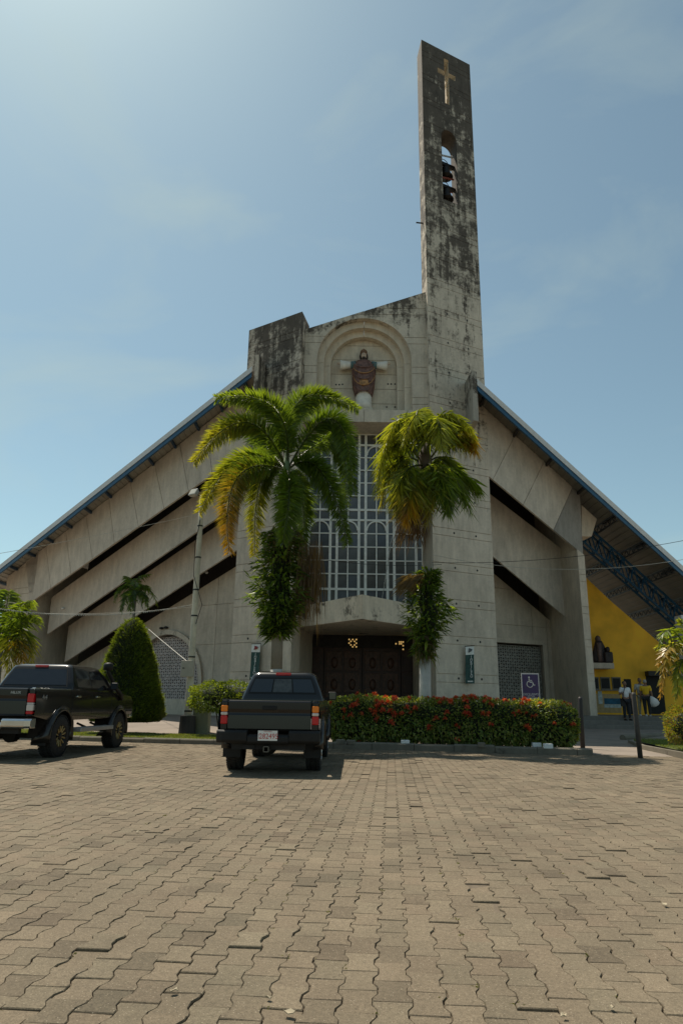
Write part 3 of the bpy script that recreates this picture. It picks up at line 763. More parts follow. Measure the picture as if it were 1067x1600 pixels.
# back wall with arched opening
l4 = LP.at(3.9); ac, azs = l4.hit(258, 1050); ar = abs(l4.hit(312, 1050)[0] - ac); zs_ = l4.hit(258, 1092)[1]; azs = l4.hit(259, 992)[1] - ar
ztopw = 9.5
def arch_half(sg, edge):
    a = [(ac, zs_), (ac + sg * ar, zs_), (ac + sg * ar, azs)] + [(ac + sg * ar * cos(pi / 2 * i / 10), azs + ar * sin(pi / 2 * i / 10)) for i in range(1, 10)] + [(ac, azs + ar)]
    return [(ac, .2)] + a + [(ac, ztopw), (edge, ztopw), (edge, .2)]
wallL = None
for sg, ed in ((-1, tB - .3), (1, f0 + .4)):
    pa_, pb_ = l4.hit(*topw[0]), l4.hit(*topw[1]); sl_ = (pb_[1] - pa_[1]) / (pb_[0] - pa_[0])
    po = clip(arch_half(sg, ed), -sl_, 1, pa_[1] - sl_ * pa_[0]); o = plate('wing_wall' if wallL is None else 'wall_core', l4, po, .05, .45, C_wall, church if wallL is None else wallL)
    if wallL is None: wallL = o
    for q in bands(po, [1.9, 3.9, 5.9, 7.9]):
        for q2 in cols_(q, [ac - 3.4, ac - 5.6, ac + 4], .02): plate('wall_panel', l4, q2, 0, .05, C_wall, wallL)
def grille(name, pl, inside, t0, t1, z0, z1, cell, dep0, dep1, par, material):
    mb = MB(); nx_ = int((t1 - t0) / cell); nz_ = int((z1 - z0) / cell)
    for j in range(nz_):
        for i in range(nx_):
            ct = t0 + (i + .5) * cell; cz = z0 + (j + .5) * cell
            if not inside(ct, cz): continue
            h = cell / 2; hh = h * .80; fl = 1 if (i + j) % 2 else -1
            outer = [(-h, -h), (h, -h), (h, h), (-h, h)]; tri = [(-hh, -hh * .8 * fl), (hh, -hh * .8 * fl), (0, hh * .95 * fl)]
            if fl < 0: tri = [(-hh, hh * .8), (0, -hh * .95), (hh, hh * .8)]; con = [(0, 1, 5), (0, 5, 4), (1, 2, 6), (1, 6, 5), (2, 3, 4), (2, 4, 6), (3, 0, 4)]
            else: con = [(0, 1, 5), (0, 5, 4), (1, 2, 5), (2, 6, 5), (2, 3, 6), (3, 4, 6), (3, 0, 4)]
            P = outer + tri
            if fl > 0: P = outer + [tri[0], tri[1], tri[2]]
            vs = [pl.pt(ct + a, cz + b, dep0) for a, b in P] + [pl.pt(ct + a, cz + b, dep1) for a, b in tri]
            fs = con + [(4, 5, 8, 7), (5, 6, 9, 8), (6, 4, 7, 9)]
            mb.add(vs, fs)
    return tag(mb.build(name, material, par), kind='stuff')
M_grl = mat('grille_block_pink', (.47, .41, .375), .9, var=.2, scale=3); M_grr = mat('grille_block', (.30, .28, .24), .9, var=.2, scale=3)
grille('screen_blocks', l4, lambda t, z: (z < azs and abs(t - ac) < ar) or (t - ac) ** 2 + (z - azs) ** 2 < (ar + .05) ** 2, ac - ar, ac + ar, zs_, azs + ar, .145, .18, .30, wallL, M_grl)
fr = MB()
for sg in (-1, 1):
    a = arch_half(sg, 0)[1:-3]; inn = a[1:]; out = [(ac + (t - ac) * (1 + .24 / ar), z if z <= azs else azs + (z - azs) * (1 + .24 / ar)) for t, z in inn]
    extrude(fr, inn + list(reversed(out)), lambda p: l4.pt(p[0], p[1], -.16), lambda p: l4.pt(p[0], p[1], .0))
recalc(fr.build('arch_surround', C_can, wallL))
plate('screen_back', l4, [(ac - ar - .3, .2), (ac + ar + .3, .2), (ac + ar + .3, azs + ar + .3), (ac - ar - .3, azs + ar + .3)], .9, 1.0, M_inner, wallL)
plate('sill', l4, [(ac - ar - .1, .2), (ac + ar + .1, .2), (ac + ar + .1, zs_ - .01), (ac - ar - .1, zs_ - .01)], -.05, .0, C_can, wallL)

# ---- right wing
cr_ = lambda x, y: (700 + x / 2.9073, 560 + y / 2.9073)
b1r = RP.poly([(757, 634), (906, 772), (911, 866), (765, 744)]); b1r[0] = (tw1 + .01, b1r[0][1]); b1r[3] = (tw1 + .01, b1r[3][1])
C_beamdk = concrete('concrete_beam_end', (.30, .275, .24), ((0, .30), (9, .33), (12, .42)), streak=.4)
beam(RP.at(.03), b1r, [(cr_(300, 355), cr_(210, 535)), (cr_(430, 480), cr_(345, 655)), (cr_(560, 595), cr_(480, 775))], .14, 0, C_beam, C_beamdk)
r2 = RP.at(1.9); q0 = r2.hit(772, 871); q1 = r2.hit(887, 967)
lr, trr = ((772, 871), (887, 967)), ((767, 773), (884, 863))
b2r = [(tw1 - .1, tline(r2, *lr, tw1 - .1)), q1, (q1[0], tline(r2, *trr, q1[0])), (tw1 - .1, tline(r2, *trr, tw1 - .1))]
plate('beam', r2, b2r, 0, .14, C_beam, church)
g0 = RP.hit(902, 869)[0]; g1 = RP.hit(912.5, 869)[0]
zf_ = lambda t: zr_on(RP, rR, zR, t)
bl_ = lambda t: tline(RP.at(.03), (765, 744), (911, 866), t) - .02
fpR = [(g0, .5), (g1, .5), (g1, bl_(g1)), (g0, bl_(g0))]
finR = plate('fin', RP, fpR, .05, 5.0, C_fin, church); panels('wall_panel', RP, bands(fpR, [z + .25 for z in JZ]), .05, C_fin, finR)
fu = [(g0 + .05, bl_(g0) - .3), (g1 - .05, bl_(g1) - .3), (g1 - .05, zf_(g1) - .05), (g0 + .05, zf_(g0) - .05)]
plate('fin_head', RP, fu, .35, 5.0, C_fin, church)
stub = RP.at(.25).poly([(908, 789), (932, 811), (924, 838), (909, 838)]); plate('beam_stub', RP.at(.25), stub, 0, .9, C_ring, church)
r4 = RP.at(3.75); gt1, gz1 = r4.hit(847, 1008); wst = tw1 - .8
wtp = ((774.6, 899), (864, 974)); wp = [(gt1, .2), (g1, .2), (g1, tline(r4, *wtp, g1)), (wst, tline(r4, *wtp, wst)), (wst, gz1), (gt1, gz1)]
wallR = plate('wing_wall', r4, wp, .05, .45, C_wall, church)
for q in bands(wp, [1.9, gz1 + .02, 5.0, 6.8]):
    for q2 in cols_(q, [gt1 + .35, gt1 - .6], .02): plate('wall_panel', r4, q2, 0, .05, C_wall, wallR)
grille('screen_blocks', r4, lambda t, z: True, wst, gt1, .4, gz1, .145, .22, .34, wallR, M_grr)
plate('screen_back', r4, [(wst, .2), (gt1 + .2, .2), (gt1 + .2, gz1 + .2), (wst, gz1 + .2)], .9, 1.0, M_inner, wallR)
plate('surround', r4, [(gt1, .2), (gt1 + .22, .2), (gt1 + .22, gz1 + .22), (wst, gz1 + .22), (wst, gz1), (gt1, gz1)], -.05, -.002, C_can, wallR)

# ---- ridge beam ends beside tower and block
s0 = RP.at(-1.25).hit(739, 640)[0]; s1 = RP.at(-1.25).hit(747, 640)[0]; z0 = RP.at(-1.25).hit(742, 657)[1]; z1 = RP.at(-1.25).hit(742, 580)[1]
C_rb = concrete('concrete_ridge_beam', (.38, .345, .29), ((8, .28), (13.0, .36), (15.2, .58)), streak=.4)
plate('ridge_beam', Plane((RP.at(-1.25).P.x, RP.at(-1.25).P.y), 63, -3), [(s0, z0), (s1, z0), (s1, z1), (s0, z1)], 0, 1.3, C_rb, church)
s0 = LP.at(-1.25).hit(402, 600)[0]; s1 = LP.at(-1.25).hit(396, 600)[0]; z0 = LP.at(-1.25).hit(400, 625)[1]; z1 = LP.at(-1.25).hit(400, 553)[1]
plate('ridge_beam', Plane((LP.at(-1.25).P.x, LP.at(-1.25).P.y), -57, 8), [(s0, z0), (s1, z0), (s1, z1), (s0, z1)], 0, 1.4, C_block, church)

# ---- porch on the right: yellow wall, trusses, windows, shelf
M_yel = mat('yellow_paint', (.90, .48, .032), .8, var=.22, scale=.9)
YP = Plane((0, 37.0), 90, 0)
yb = [YP.hit(905, 1000)[0], YP.hit(1110, 1000)[0]]
yt = YP.poly([(905, 893), (957, 942), (1018, 994), (1050, 1022)]);
ywall = plate('porch_wall', YP, [(yb[0], .5), (yb[1], .5), (yb[1], yt[3][1]), (yt[3][0], yt[3][1]), yt[2], yt[1], yt[0], (yb[0], yt[0][1])], 0, .3, M_yel, church)
def ybox(nm, x0, y0, x1, y1, d0, d1, m, par=ywall):
    a = YP.hit(x0, y0); b = YP.hit(x1, y1); mm = MB(); mm.box((a[0], 37 + d0, b[1]), (b[0], 37 + d1, a[1])); return mm.build(nm, m, par)
M_wfr = mat('porch_window_frame', (.16, .15, .12), .7)
M_blk = mat('black_opening', (.006, .006, .006), .7)
for x0, x1 in ((925, 934), (938, 951.5), (956, 968.5)):
    f_ = ybox('porch_window', x0 - 1.5, 1058, x1 + 1.5, 1078, -.06, -.004, M_wfr); ybox('pane', x0, 1060, x1, 1076, -.08, -.062, M_blk, ywall)
ybox('sill', 924, 1077.5, 970, 1079.5, -.16, -.082, M_wfr)
ybox('doorway', 974, 1061, 990, 1116, -.02, -.003, M_blk); ybox('doorway', 1008, 1056, 1040, 1116, -.03, -.003, M_blk); ybox('beam_sign', 1006, 1049, 1042, 1057, -.5, -.05, M_dark)
M_mur = mat('mural_sand', (.42, .30, .14), .8, var=.2); M_murb = mat('mural_sea', (.01, .09, .16), .7, var=.4, scale=4); M_murw = mat('mural_foam', (.42, .48, .47), .8, var=.3, scale=7)
ybox('mural', 930, 1084, 971, 1114, -.012, -.002, M_mur); ybox('mural_sea', 943, 1091, 970.5, 1100.5, -.02, -.0125, M_murb); ybox('mural_foam', 943, 1100.5, 970.5, 1106, -.02, -.0125, M_murw)
ybox('painted_surfboard', 933, 1080, 941, 1100, -.03, -.021, M_murw)
shelf = ybox('shelf', 916, 1037, 949, 1046, -.9, -.004, C_fin)
# lattice trusses under the right-hand roof
def lattice(nm, A, B, h, material, nbay, par, wd=.05, updir=Vector((0, 0, -1))):
    mb = MB(); mb.bar(A, B, wd, wd); A2 = A + updir * h; B2 = B + updir * h; mb.bar(A2, B2, wd, wd)
    for i in range(nbay):
        p = A + (B - A) * (i / nbay); q = A2 + (B2 - A2) * ((i + .5) / nbay); r_ = A + (B - A) * ((i + 1) / nbay)
        mb.bar(p, q, wd * .55, wd * .55); mb.bar(q, r_, wd * .55, wd * .55)
    return mb.build(nm, material, par)
for i, px in enumerate((965, 1011, 1056, 1102, 1148)):
    t = rR.hit(px, 0)[0] if False else None
    # purlin trusses start at the fascia and run back under the sheet
    yy = {965: 812, 1011: 854, 1056: 896, 1102: 938, 1148: 980}[px]
    t = rR.hit(px, yy)[0]; A = rR.pt(t, zR(t, .30), .15); B = rR.pt(t, zR(t, .30), 9.5)
    lattice('purlin_truss', A, B, .34, M_dark, 16, shR, .06)
for dpt, z_o, dz in ((2.6, .75, 1.05),):
    ta = rR.hit(935, 830)[0]; tb = t1R - 1.0
    A = rR.pt(ta, zR(ta, z_o), dpt); B = rR.pt(tb, zR(tb, z_o), dpt)
    tr = lattice('rafter_truss', A, B, dz, M_blue, 13, shR, .085)
    lattice('rafter_truss', A + Vector((.1, .7, 0)), B + Vector((.1, .7, 0)), dz, M_blue, 13, shR, .085)
    br = MB()
    for i in range(14):
        p = A + (B - A) * i / 13; br.bar(p + Vector((0, 0, -dz)), p + Vector((.1, .7, 0)), .05, .05); br.bar(p, p + Vector((.1, .7, 0)), .05, .05); br.bar(p + Vector((0, 0, -dz)), p + Vector((.1, .7, -dz)), .05, .05)
    br.build('truss_bracing', M_bluedk, shR)
pc_ = onY(1063, 1060, 33.5); m_ = MB(); m_.box((pc_.x + .22, 33.2, .3), (pc_.x + .9, 33.9, onY(1063, 962, 33.5).z)); m_.build('porch_column', mat('white_wall', (.62, .62, .60), .8, var=.06), church, bevel=.02)
# ---- closing volumes so the nave is shut and dark
nv = MB(); nv.box((nl - .5, 34, .2), (nr + .8, 52, 15)); nv.build('nave', C_wall, church)
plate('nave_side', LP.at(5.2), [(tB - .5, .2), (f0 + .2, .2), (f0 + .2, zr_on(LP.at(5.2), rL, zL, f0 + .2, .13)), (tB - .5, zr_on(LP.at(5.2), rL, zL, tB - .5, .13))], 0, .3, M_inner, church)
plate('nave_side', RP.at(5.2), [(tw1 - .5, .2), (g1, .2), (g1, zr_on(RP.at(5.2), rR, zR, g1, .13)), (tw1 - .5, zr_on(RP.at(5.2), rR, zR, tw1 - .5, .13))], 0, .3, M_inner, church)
adopt()
# ================================================================== VEHICLES
M_tyre = mat('tyre_rubber', (.018, .017, .016), .85, var=.3, scale=12, bump=.3, bscale=60)
M_plast = mat('black_plastic', (.014, .014, .014), .55, var=.2, spec=.25)
M_under = mat('underbody', (.012, .011, .010), .8, var=.3)
M_chrome = mat('chrome', (.62, .62, .62), .16, 1.0, var=.08)
M_carglass = mat('car_glass', (.012, .012, .013), .05, var=.2, spec=.8)
M_amber = mat('lamp_amber', (.85, .22, .01), .25, var=.1); M_red = mat('lamp_red', (.50, .008, .012), .2, var=.1); M_clear = mat('lamp_clear', (.62, .55, .50), .25, var=.1)
M_white = mat('white_paint', (.72, .71, .68), .5, var=.06); M_redtxt = mat('plate_red', (.45, .04, .04), .6)
M_bronze = mat('rim_bronze', (.38, .29, .13), .35, .7, var=.15); M_rimblk = mat('rim_black', (.02, .02, .02), .35, .5)
M_silver = mat('silver_badge', (.55, .55, .55), .35, .8)
def paint(name, c, dust):
    m, n, b = newmat(name); g = N(n, 'ShaderNodeNewGeometry'); tcn = N(n, 'ShaderNodeTexCoord')
    f = noise(n, tcn.outputs['Object'], 4, 6, .6); sep = N(n, 'ShaderNodeSeparateXYZ'); n.links.new(tcn.outputs['Object'], sep.inputs[0])
    low = N(n, 'ShaderNodeMapRange'); low.inputs['From Min'].default_value = 1.0; low.inputs['From Max'].default_value = .45; n.links.new(sep.outputs['Z'], low.inputs['Value'])
    k = math_(n, 'MULTIPLY', math_(n, 'ADD', math_(n, 'MULTIPLY', low.outputs['Result'], .8), .25), math_(n, 'MULTIPLY', f, dust))
    n.links.new(mixc(n, k, c, (.16, .13, .095)), b.inputs['Base Color'])
    b.inputs['Roughness'].default_value = .30; b.inputs['Coat Weight'].default_value = .5; b.inputs['Specular IOR Level'].default_value = .25; b.inputs['Coat Roughness'].default_value = .07
    n.links.new(math_(n, 'ADD', math_(n, 'MULTIPLY', k, .8), .25), b.inputs['Roughness']); return m
def circ(r, n=28, a0=0.0): return [(r * cos(a0 + 2 * pi * i / n), r * sin(a0 + 2 * pi * i / n)) for i in range(n)]
def wheel(par, x, y, r, wd, side, rim_mat, spokes, rr=.62):
    """tyre + rim, axis along x"""
    prof = [(-.5, rr), (-.5, rr + .12), (-.46, .90), (-.38, .975), (-.2, 1.0), (.2, 1.0), (.38, .975), (.46, .90), (.5, rr + .12), (.5, rr)]
    rings = [[Vector((x + wd * a, y + r * k * q[0], r + r * k * q[1])) for q in circ(1, 36)] for a, k in prof]
    mb = MB(); mb.loft(rings, caps=False); tyre = mb.build('wheel', M_tyre, par, smooth=True); recalc(tyre)
    tr = MB()                                             # tread blocks
    for i in range(44):
        a = 2 * pi * i / 44
        for j, u in enumerate((-.33, 0, .33)):
            aa = a + (.07 if j == 1 else 0); p = Vector((x + wd * u, y + r * 1.0 * cos(aa), r + r * 1.0 * sin(aa))); t_ = Vector((0, -sin(aa), cos(aa))); n_ = Vector((0, cos(aa), sin(aa)))
            tr.bar(p - t_ * r * .045, p + t_ * r * .045, wd * .24, .022, up=n_)
    tr.build('tread', M_tyre, tyre)
    ox = x + side * wd * .40
    mb = MB(); mb.loft([[Vector((x + side * wd * a, y + r * k * q[0], r + r * k * q[1])) for q in circ(1, 32)] for a, k in ((.47, rr + .015), (.50, rr - .02), (.36, rr - .07), (-.1, rr - .09))], caps=False)
    recalc(mb.build('rim', rim_mat if spokes < 7 else M_rimblk, tyre, smooth=True))
    mb = MB(); mb.loft([[Vector((x + side * wd * a, y + r * k * q[0], r + r * k * q[1])) for q in circ(1, 24)] for a, k in ((.0, rr - .06), (.001, .01))], caps=True); mb.build('brake_disc', M_rimblk, tyre)
    for i in range(spokes):
        a = 2 * pi * i / spokes + .3; d = Vector((0, cos(a), sin(a))); c0 = Vector((ox - side * .01, y, r))
        mb = MB(); mb.bar(c0 + d * r * (.10 if spokes < 7 else .2), c0 + d * r * (rr - .05) + Vector((side * .02, 0, 0)), r * (.14 if spokes < 7 else .075), r * .10, up=(1, 0, 0)); mb.build('spoke', rim_mat, tyre, bevel=.008)
    mb = MB(); mb.loft([[Vector((ox + side * a, y + k * q[0], r + k * q[1])) for q in circ(1, 16)] for a, k in ((-.03, r * .17), (.02, r * .15), (.03, r * .08))]); recalc(mb.build('hub', rim_mat if spokes < 7 else M_rimblk, tyre))
    return tyre
def truck(name, loc, rz, label, p):
    T = empty(name, loc, label, 'pickup truck', rz=rz)
    W = p['w']; zb = p['zb']; zl = p['zl']; ya, yf = p['ya'], p['yf']; L_ = p['len']; r = p['r']; Mp = p['paint']; ra = r + .10; zh = p['zh']; yc = p['yc']
    xf = lambda z: W - .035 * max(0, (zl + .22 - z) / .22) ** 2 - .05 * max(0, (z - zl - .28) / (zb - zl - .28)) ** 2
    arch = lambda yy: [(yy + ra * cos(a), r + ra * sin(a) * 1.0) for a in [pi - pi * i / 14 for i in range(15)]]
    def notch(yy): return [q for q in arch(yy) if q[1] > zl]
    a1 = notch(ya); a2 = notch(yf)
    prof = [(.06, zl + .10), (a1[0][0], zl)] + a1 + [(a1[-1][0], zl)] + [(a2[0][0], zl)] + a2 + [(a2[-1][0], zl), (L_ - .12, zl), (L_ - .02, zl + .15), (L_ - .03, zh - .18), (L_ - .15, zh - .06), (p['yw'] + .1, zh), (yc + .02, zb), (yc, zb), (.06, zb)]
    body = MB(); zs = [zl + (zb - zl) * i / 9 for i in range(1, 9)]
    for sg in (-1, 1):
        for q in bands(orient(prof), zs, 0.0):
            tr = tessellate_polygon([[Vector((a, b, 0)) for a, b in q]]); vs = [Vector((sg * xf(b), a, b)) for a, b in q]
            body.add(vs, [tuple(t) for t in tr])
    # decks: hood, floor, front and rear closing sheets
    hood = [(L_ - .03, zh - .18), (L_ - .15, zh - .06), (p['yw'] + .1, zh), (yc + .02, zb), (yc, zb)]
    for (y0, z0), (y1, z1) in zip(hood[:-1], hood[1:]): body.add([(-xf(z0), y0, z0), (xf(z0), y0, z0), (xf(z1), y1, z1), (-xf(z1), y1, z1)], [(0, 1, 2, 3)])
    body.add([(-xf(zl), L_ - .12, zl), (xf(zl), L_ - .12, zl), (xf(zl + .15), L_ - .02, zl + .15), (-xf(zl + .15), L_ - .02, zl + .15)], [(0, 1, 2, 3)])
    body.add([(-xf(zl + .15), L_ - .02, zl + .15), (xf(zl + .15), L_ - .02, zl + .15), (xf(zh - .18), L_ - .03, zh - .18), (-xf(zh - .18), L_ - .03, zh - .18)], [(0, 1, 2, 3)])
    bo = body.build('body', Mp, T, smooth=True); bm = bmesh.new(); bm.from_mesh(bo.data); bmesh.ops.remove_doubles(bm, verts=bm.verts, dist=.002); bmesh.ops.recalc_face_normals(bm, faces=bm.faces); bm.to_mesh(bo.data); bm.free()
    bo.data.set_sharp_from_angle(angle=R(40)) if hasattr(bo.data, 'set_sharp_from_angle') else None
    # load bed: inner walls and floor
    mb = MB(); iw = W - .12; mb.box((-iw, .12, zl + .10), (iw, yc - .04, zl + .14)); mb.build('bed_floor', M_under, T)
    for sg in (-1, 1):
        mb = MB(); a, b = sorted((sg * (W - .125), sg * (xf(zb) + .004))); mb.box((a, .07, zb - .05), (b, yc - .01, zb + .012)); mb.build('bed_rail', p.get('rail', Mp), T, bevel=.012)
    mb = MB(); mb.box((-W + .06, yc - .035, zl + .1), (W - .06, yc - .005, zb)); mb.build('bed_bulkhead', Mp, T)
    # dark underbody, wheel wells, chassis rails, axle
    mb = MB(); mb.box((-W + .28, .35, zl - .02), (W - .28, L_ - .25, zl + .14)); ub = mb.build('chassis', M_under, T)
    for sg in (-1, 1):
        for yy in (ya, yf):
            mb = MB(); prof2 = [(yy + (ra + .015) * cos(a), r + (ra + .015) * sin(a)) for a in [pi - pi * i / 12 for i in range(13)]]
            mb.loft([[Vector((sg * (W - .03), a, b)) for a, b in prof2], [Vector((sg * (W - .42), a, b)) for a, b in prof2]], caps=False); mb.add([Vector((sg * (W - .42), a, b)) for a, b in prof2], [tuple(range(13))]); mb.build('wheel_well', M_under, T)
            mb = MB(); n_ = 15; o_ = []; 
            for i in range(n_):
                a = pi * (1 + p.get('fla', 0)) - pi * (1 + 2 * p.get('fla', 0)) * i / (n_ - 1)
                y_, z_ = cos(a), sin(a); ri, ro = ra - .01, ra + p['flare']
                o_.append([Vector((sg * (xf(r + ri * z_) - .02), yy + ri * y_, r + ri * z_)), Vector((sg * (W + p['fl_out']), yy + ri * y_, r + ri * z_)), Vector((sg * (W + p['fl_out']), yy + (ri + .03) * y_, r + (ri + .03) * z_)), Vector((sg * (xf(min(zb, r + ro * z_)) - .004), yy + ro * y_, r + ro * z_))])
            mb.loft(o_); recalc(mb.build('fender_flare', p.get('flmat', Mp), T, smooth=True))
    mb = MB(); mb.tube([(-W + .2, ya, r), (W - .2, ya, r)], .05, 10); mb.tube([(-.12, ya - .1, r), (-.12, ya + .1, r)], .14, 12); mb.build('rear_axle', M_under, T)
    for sg in (-1, 1):
        wheel(T, sg * (W - p['tw'] / 2 - .02 + p['track']), ya, r, p['tw'], sg, p['rim'], p['spokes'], p['rr']); wheel(T, sg * (W - p['tw'] / 2 - .02 + p['track']), yf, r, p['tw'], sg, p['rim'], p['spokes'], p['rr'])
        if p['flaps']:
            mb = MB(); xx = sg * (W - p['tw'] / 2 - .02); mb.box((xx - .15, ya - ra - .03, r * .62), (xx + .15, ya - ra - .015, zl + .12)); mb.build('mud_flap', M_plast, T)
    # ---- tailgate
    tg = MB(); x1 = W - p['lampw'] - .012
    prf = [(.055, zl + .10), (.03, zl + .14), (.035, zb - .24), (.05, zb - .20), (.02, zb - .14), (.02, zb - .03), (.04, zb), (.10, zb), (.10, zl + .10)]
    tg.loft([[Vector((-x1, a, b)) for a, b in prf], [Vector((x1, a, b)) for a, b in prf]]); tgo = recalc(tg.build('tailgate', Mp, T, bevel=.012))
    mb = MB(); mb.box((-.12, .005, zb - .155), (.12, .024, zb - .085)); h = mb.build('handle', M_plast, tgo, bevel=.012); mb = MB(); mb.box((-.085, -.002, zb - .14), (.085, .006, zb - .11)); mb.build('handle_recess', M_under, h)
    if p.get('badge'):
        text_obj('badge', p['badge'], .07, M_silver, tgo, Matrix.Translation((x1 - .22, .014, zb - .085)) @ Matrix.Rotation(pi / 2, 4, 'X'), .004)
    # corner posts and lamps
    for sg in (-1, 1):
        a, b = sorted((sg * (x1 + .012), sg * (W - .035)))
        mb = MB(); mb.box((a, .045, zl + .10), (b, .30, zb - .006)); mb.build('corner_post', Mp, T, bevel=.03)
        z = p['lz1']
        for (hgt, mm, nm) in p['lamps']:
            mb = MB(); mb.box((a + .006, .016, z - hgt + .003), (b + .002, .20, z)); lamp = mb.build(nm, mm, T, bevel=.018); z -= hgt
    # ---- bumper
    bz0, bz1 = p['bump']; mb = MB()
    for s0, s1, zz0, zz1, y0 in ((-W + .0, -.34, bz0, bz1, -.10), (-.34, .34, bz0 - .02, bz1 - .07, -.085), (.34, W - .0, bz0, bz1, -.10)):
        pf = [(y0 + .03, zz0), (y0, zz0 + .04), (y0, zz1 - .03), (y0 + .03, zz1), (.10, zz1), (.10, zz0)]
        mb.loft([[Vector((s0, a + .05 * (abs(s0) > .6), b)) for a, b in pf], [Vector((s0 + (s1 - s0) * .2, a, b)) for a, b in pf], [Vector((s0 + (s1 - s0) * .8, a, b)) for a, b in pf], [Vector((s1, a + .05 * (abs(s1) > .6), b)) for a, b in pf]])
    recalc(mb.build('bumper', p['bmat'], T, bevel=.012))
    if p.get('plate'):
        mb = MB(); zc = (bz0 + bz1) / 2 + .02; mb.box((-.158 + p['px'], -.106, zc - .078), (.158 + p['px'], -.098, zc + .078)); pl_ = mb.build('licence_plate', M_white, T)
        RX = Matrix.Rotation(pi / 2, 4, 'X')
        text_obj('plate_number', p['plate'], .118, M_redtxt, pl_, Matrix.Translation((.018 + p['px'], -.108, zc - .012)) @ RX, .001, sx=.88)
        text_obj('plate_class', 'C', .04, M_redtxt, pl_, Matrix.Translation((-.138 + p['px'], -.108, zc + .012)) @ RX, .001); text_obj('plate_class', 'L', .04, M_redtxt, pl_, Matrix.Translation((-.138 + p['px'], -.108, zc - .03)) @ RX, .001)
        text_obj('plate_country', 'COSTA RICA', .024, M_redtxt, pl_, Matrix.Translation((p['px'], -.108, zc + .064)) @ RX, .001)
        mb = MB(); q = .045
        for (a, b, c, d) in ((-q, -q, q, -q + .012), (-q, q - .012, q, q), (-q, -q, -q + .012, q), (q - .012, -q, q, q)): mb.box((a - .02, -.10, bz0 - .09 + b), (c - .02, .3, bz0 - .09 + d))
        mb.build('tow_hitch', M_silver if False else mat('worn_steel', (.16, .15, .13), .5, .6), T)
        mb = MB(); mb.box((-.42, .0, bz0 - .10), (-.22, .06, bz0 - .03)); mb.build('wiring_socket', M_under, T)
    mb = MB(); mb.box((-W + .25, .02, bz0 - .10), (W - .25, .12, bz0 + .02)); mb.build('rear_beam', M_under, T)
    mb = MB(); mb.loft([[Vector((.36 * k * q[0], .75 + .36 * k * q[1], z)) for q in circ(1, 24)] for z, k in ((zl - .14, .6), (zl - .16, .95), (zl - .08, 1), (zl + .02, .95))]); recalc(mb.build('spare_wheel', M_tyre, T, smooth=True))
    mb = MB(); mb.tube([(W - .35, ya - .1, zl - .02), (W - .34, .45, zl - .05), (W - .30, .22, zl - .07)], .03, 10); mb.build('exhaust', mat('worn_steel', (.16, .15, .13), .5, .6), T)
    # ---- cab
    def ring(hx, y0, y1, z, c=.14, n=5):
        pts = []
        for cx_, cy_, a0 in ((hx - c, y1 - c, 0), (-hx + c, y1 - c, pi / 2), (-hx + c, y0 + c, pi), (hx - c, y0 + c, 3 * pi / 2)):
            for i in range(n): a = a0 + pi / 2 * i / (n - 1); pts.append(Vector((cx_ + c * cos(a), cy_ + c * sin(a), z)))
        return pts
    zr = p['zr']; yb, yt_, yw, ywt = yc + .02, p['yct'], p['yw'], p['ywt']; hx0 = xf(zb) - .005; hx1 = p['hxr']
    CR = [(zb - .12, hx0 + .01, yb - .01, yw + .12, .08), (zb + .04, hx0, yb, yw, .09)]
    for f in (.33, .66, 1.0): CR.append((zb + .04 + (zr - .10 - zb - .04) * f, hx0 + (hx1 - hx0) * f ** 1.15, yb + (yt_ - yb) * f, yw + (ywt - yw) * f, .10 + .03 * f))
    CR += [(zr - .045, hx1 - .035, yt_ + .03, ywt - .06, .14), (zr - .012, hx1 - .13, yt_ + .12, ywt - .2, .16), (zr, hx1 - .30, yt_ + .35, ywt - .45, .12)]
    mb = MB(); mb.loft([ring(h_, a, b, z, c) for z, h_, a, b, c in CR]); cab = recalc(mb.build('cab', Mp, T, smooth=True))
    def at(z):
        for (z0, h0, a0, b0, c0), (z1, h1, a1, b1, c1) in zip(CR[:-1], CR[1:]):
            if z0 <= z <= z1: k = (z - z0) / (z1 - z0); return h0 + (h1 - h0) * k, a0 + (a1 - a0) * k, b0 + (b1 - b0) * k
    def rear_q(xa, xb, za, zc, nm, m_, off=.006):
        mb = MB(); vs = []
        for z in (za, (za + zc) / 2, zc):
            h_, a, b = at(z)
            for fx in (xa, xb): vs.append(Vector((fx * (h_ - .05), a - off, z)))
        mb.add(vs + [v + Vector((0, .02, 0)) for v in vs], [(0, 1, 3, 2), (2, 3, 5, 4), (0, 6, 7, 1), (4, 5, 11, 10), (0, 2, 8, 6), (2, 4, 10, 8), (1, 7, 9, 3), (3, 9, 11, 5)]); return mb.build(nm, m_, cab)
    z0, z1 = p['rw']
    rear_q(-.93, .93, z0 - .035, z1 + .03, 'window_seal', M_plast, .002)
    if p['split']:
        rear_q(-.90, -.31, z0, z1, 'rear_window', M_carglass); rear_q(-.27, .27, z0, z1, 'rear_window', mat('car_glass_pale', (.07, .068, .062), .06, var=.5, scale=9)); rear_q(.31, .90, z0, z1, 'rear_window', M_carglass)  # middle pane is opaque but paler, light through the cab painted in
    else: rear_q(-.90, .90, z0, z1, 'rear_window', M_carglass)
    mb = MB(); hB, aB, bB = at(zr - .055); mb.box((-.15, aB - .02, zr - .085), (.15, aB + .06, zr - .035)); mb.build('brake_light', M_red, cab, bevel=.01)
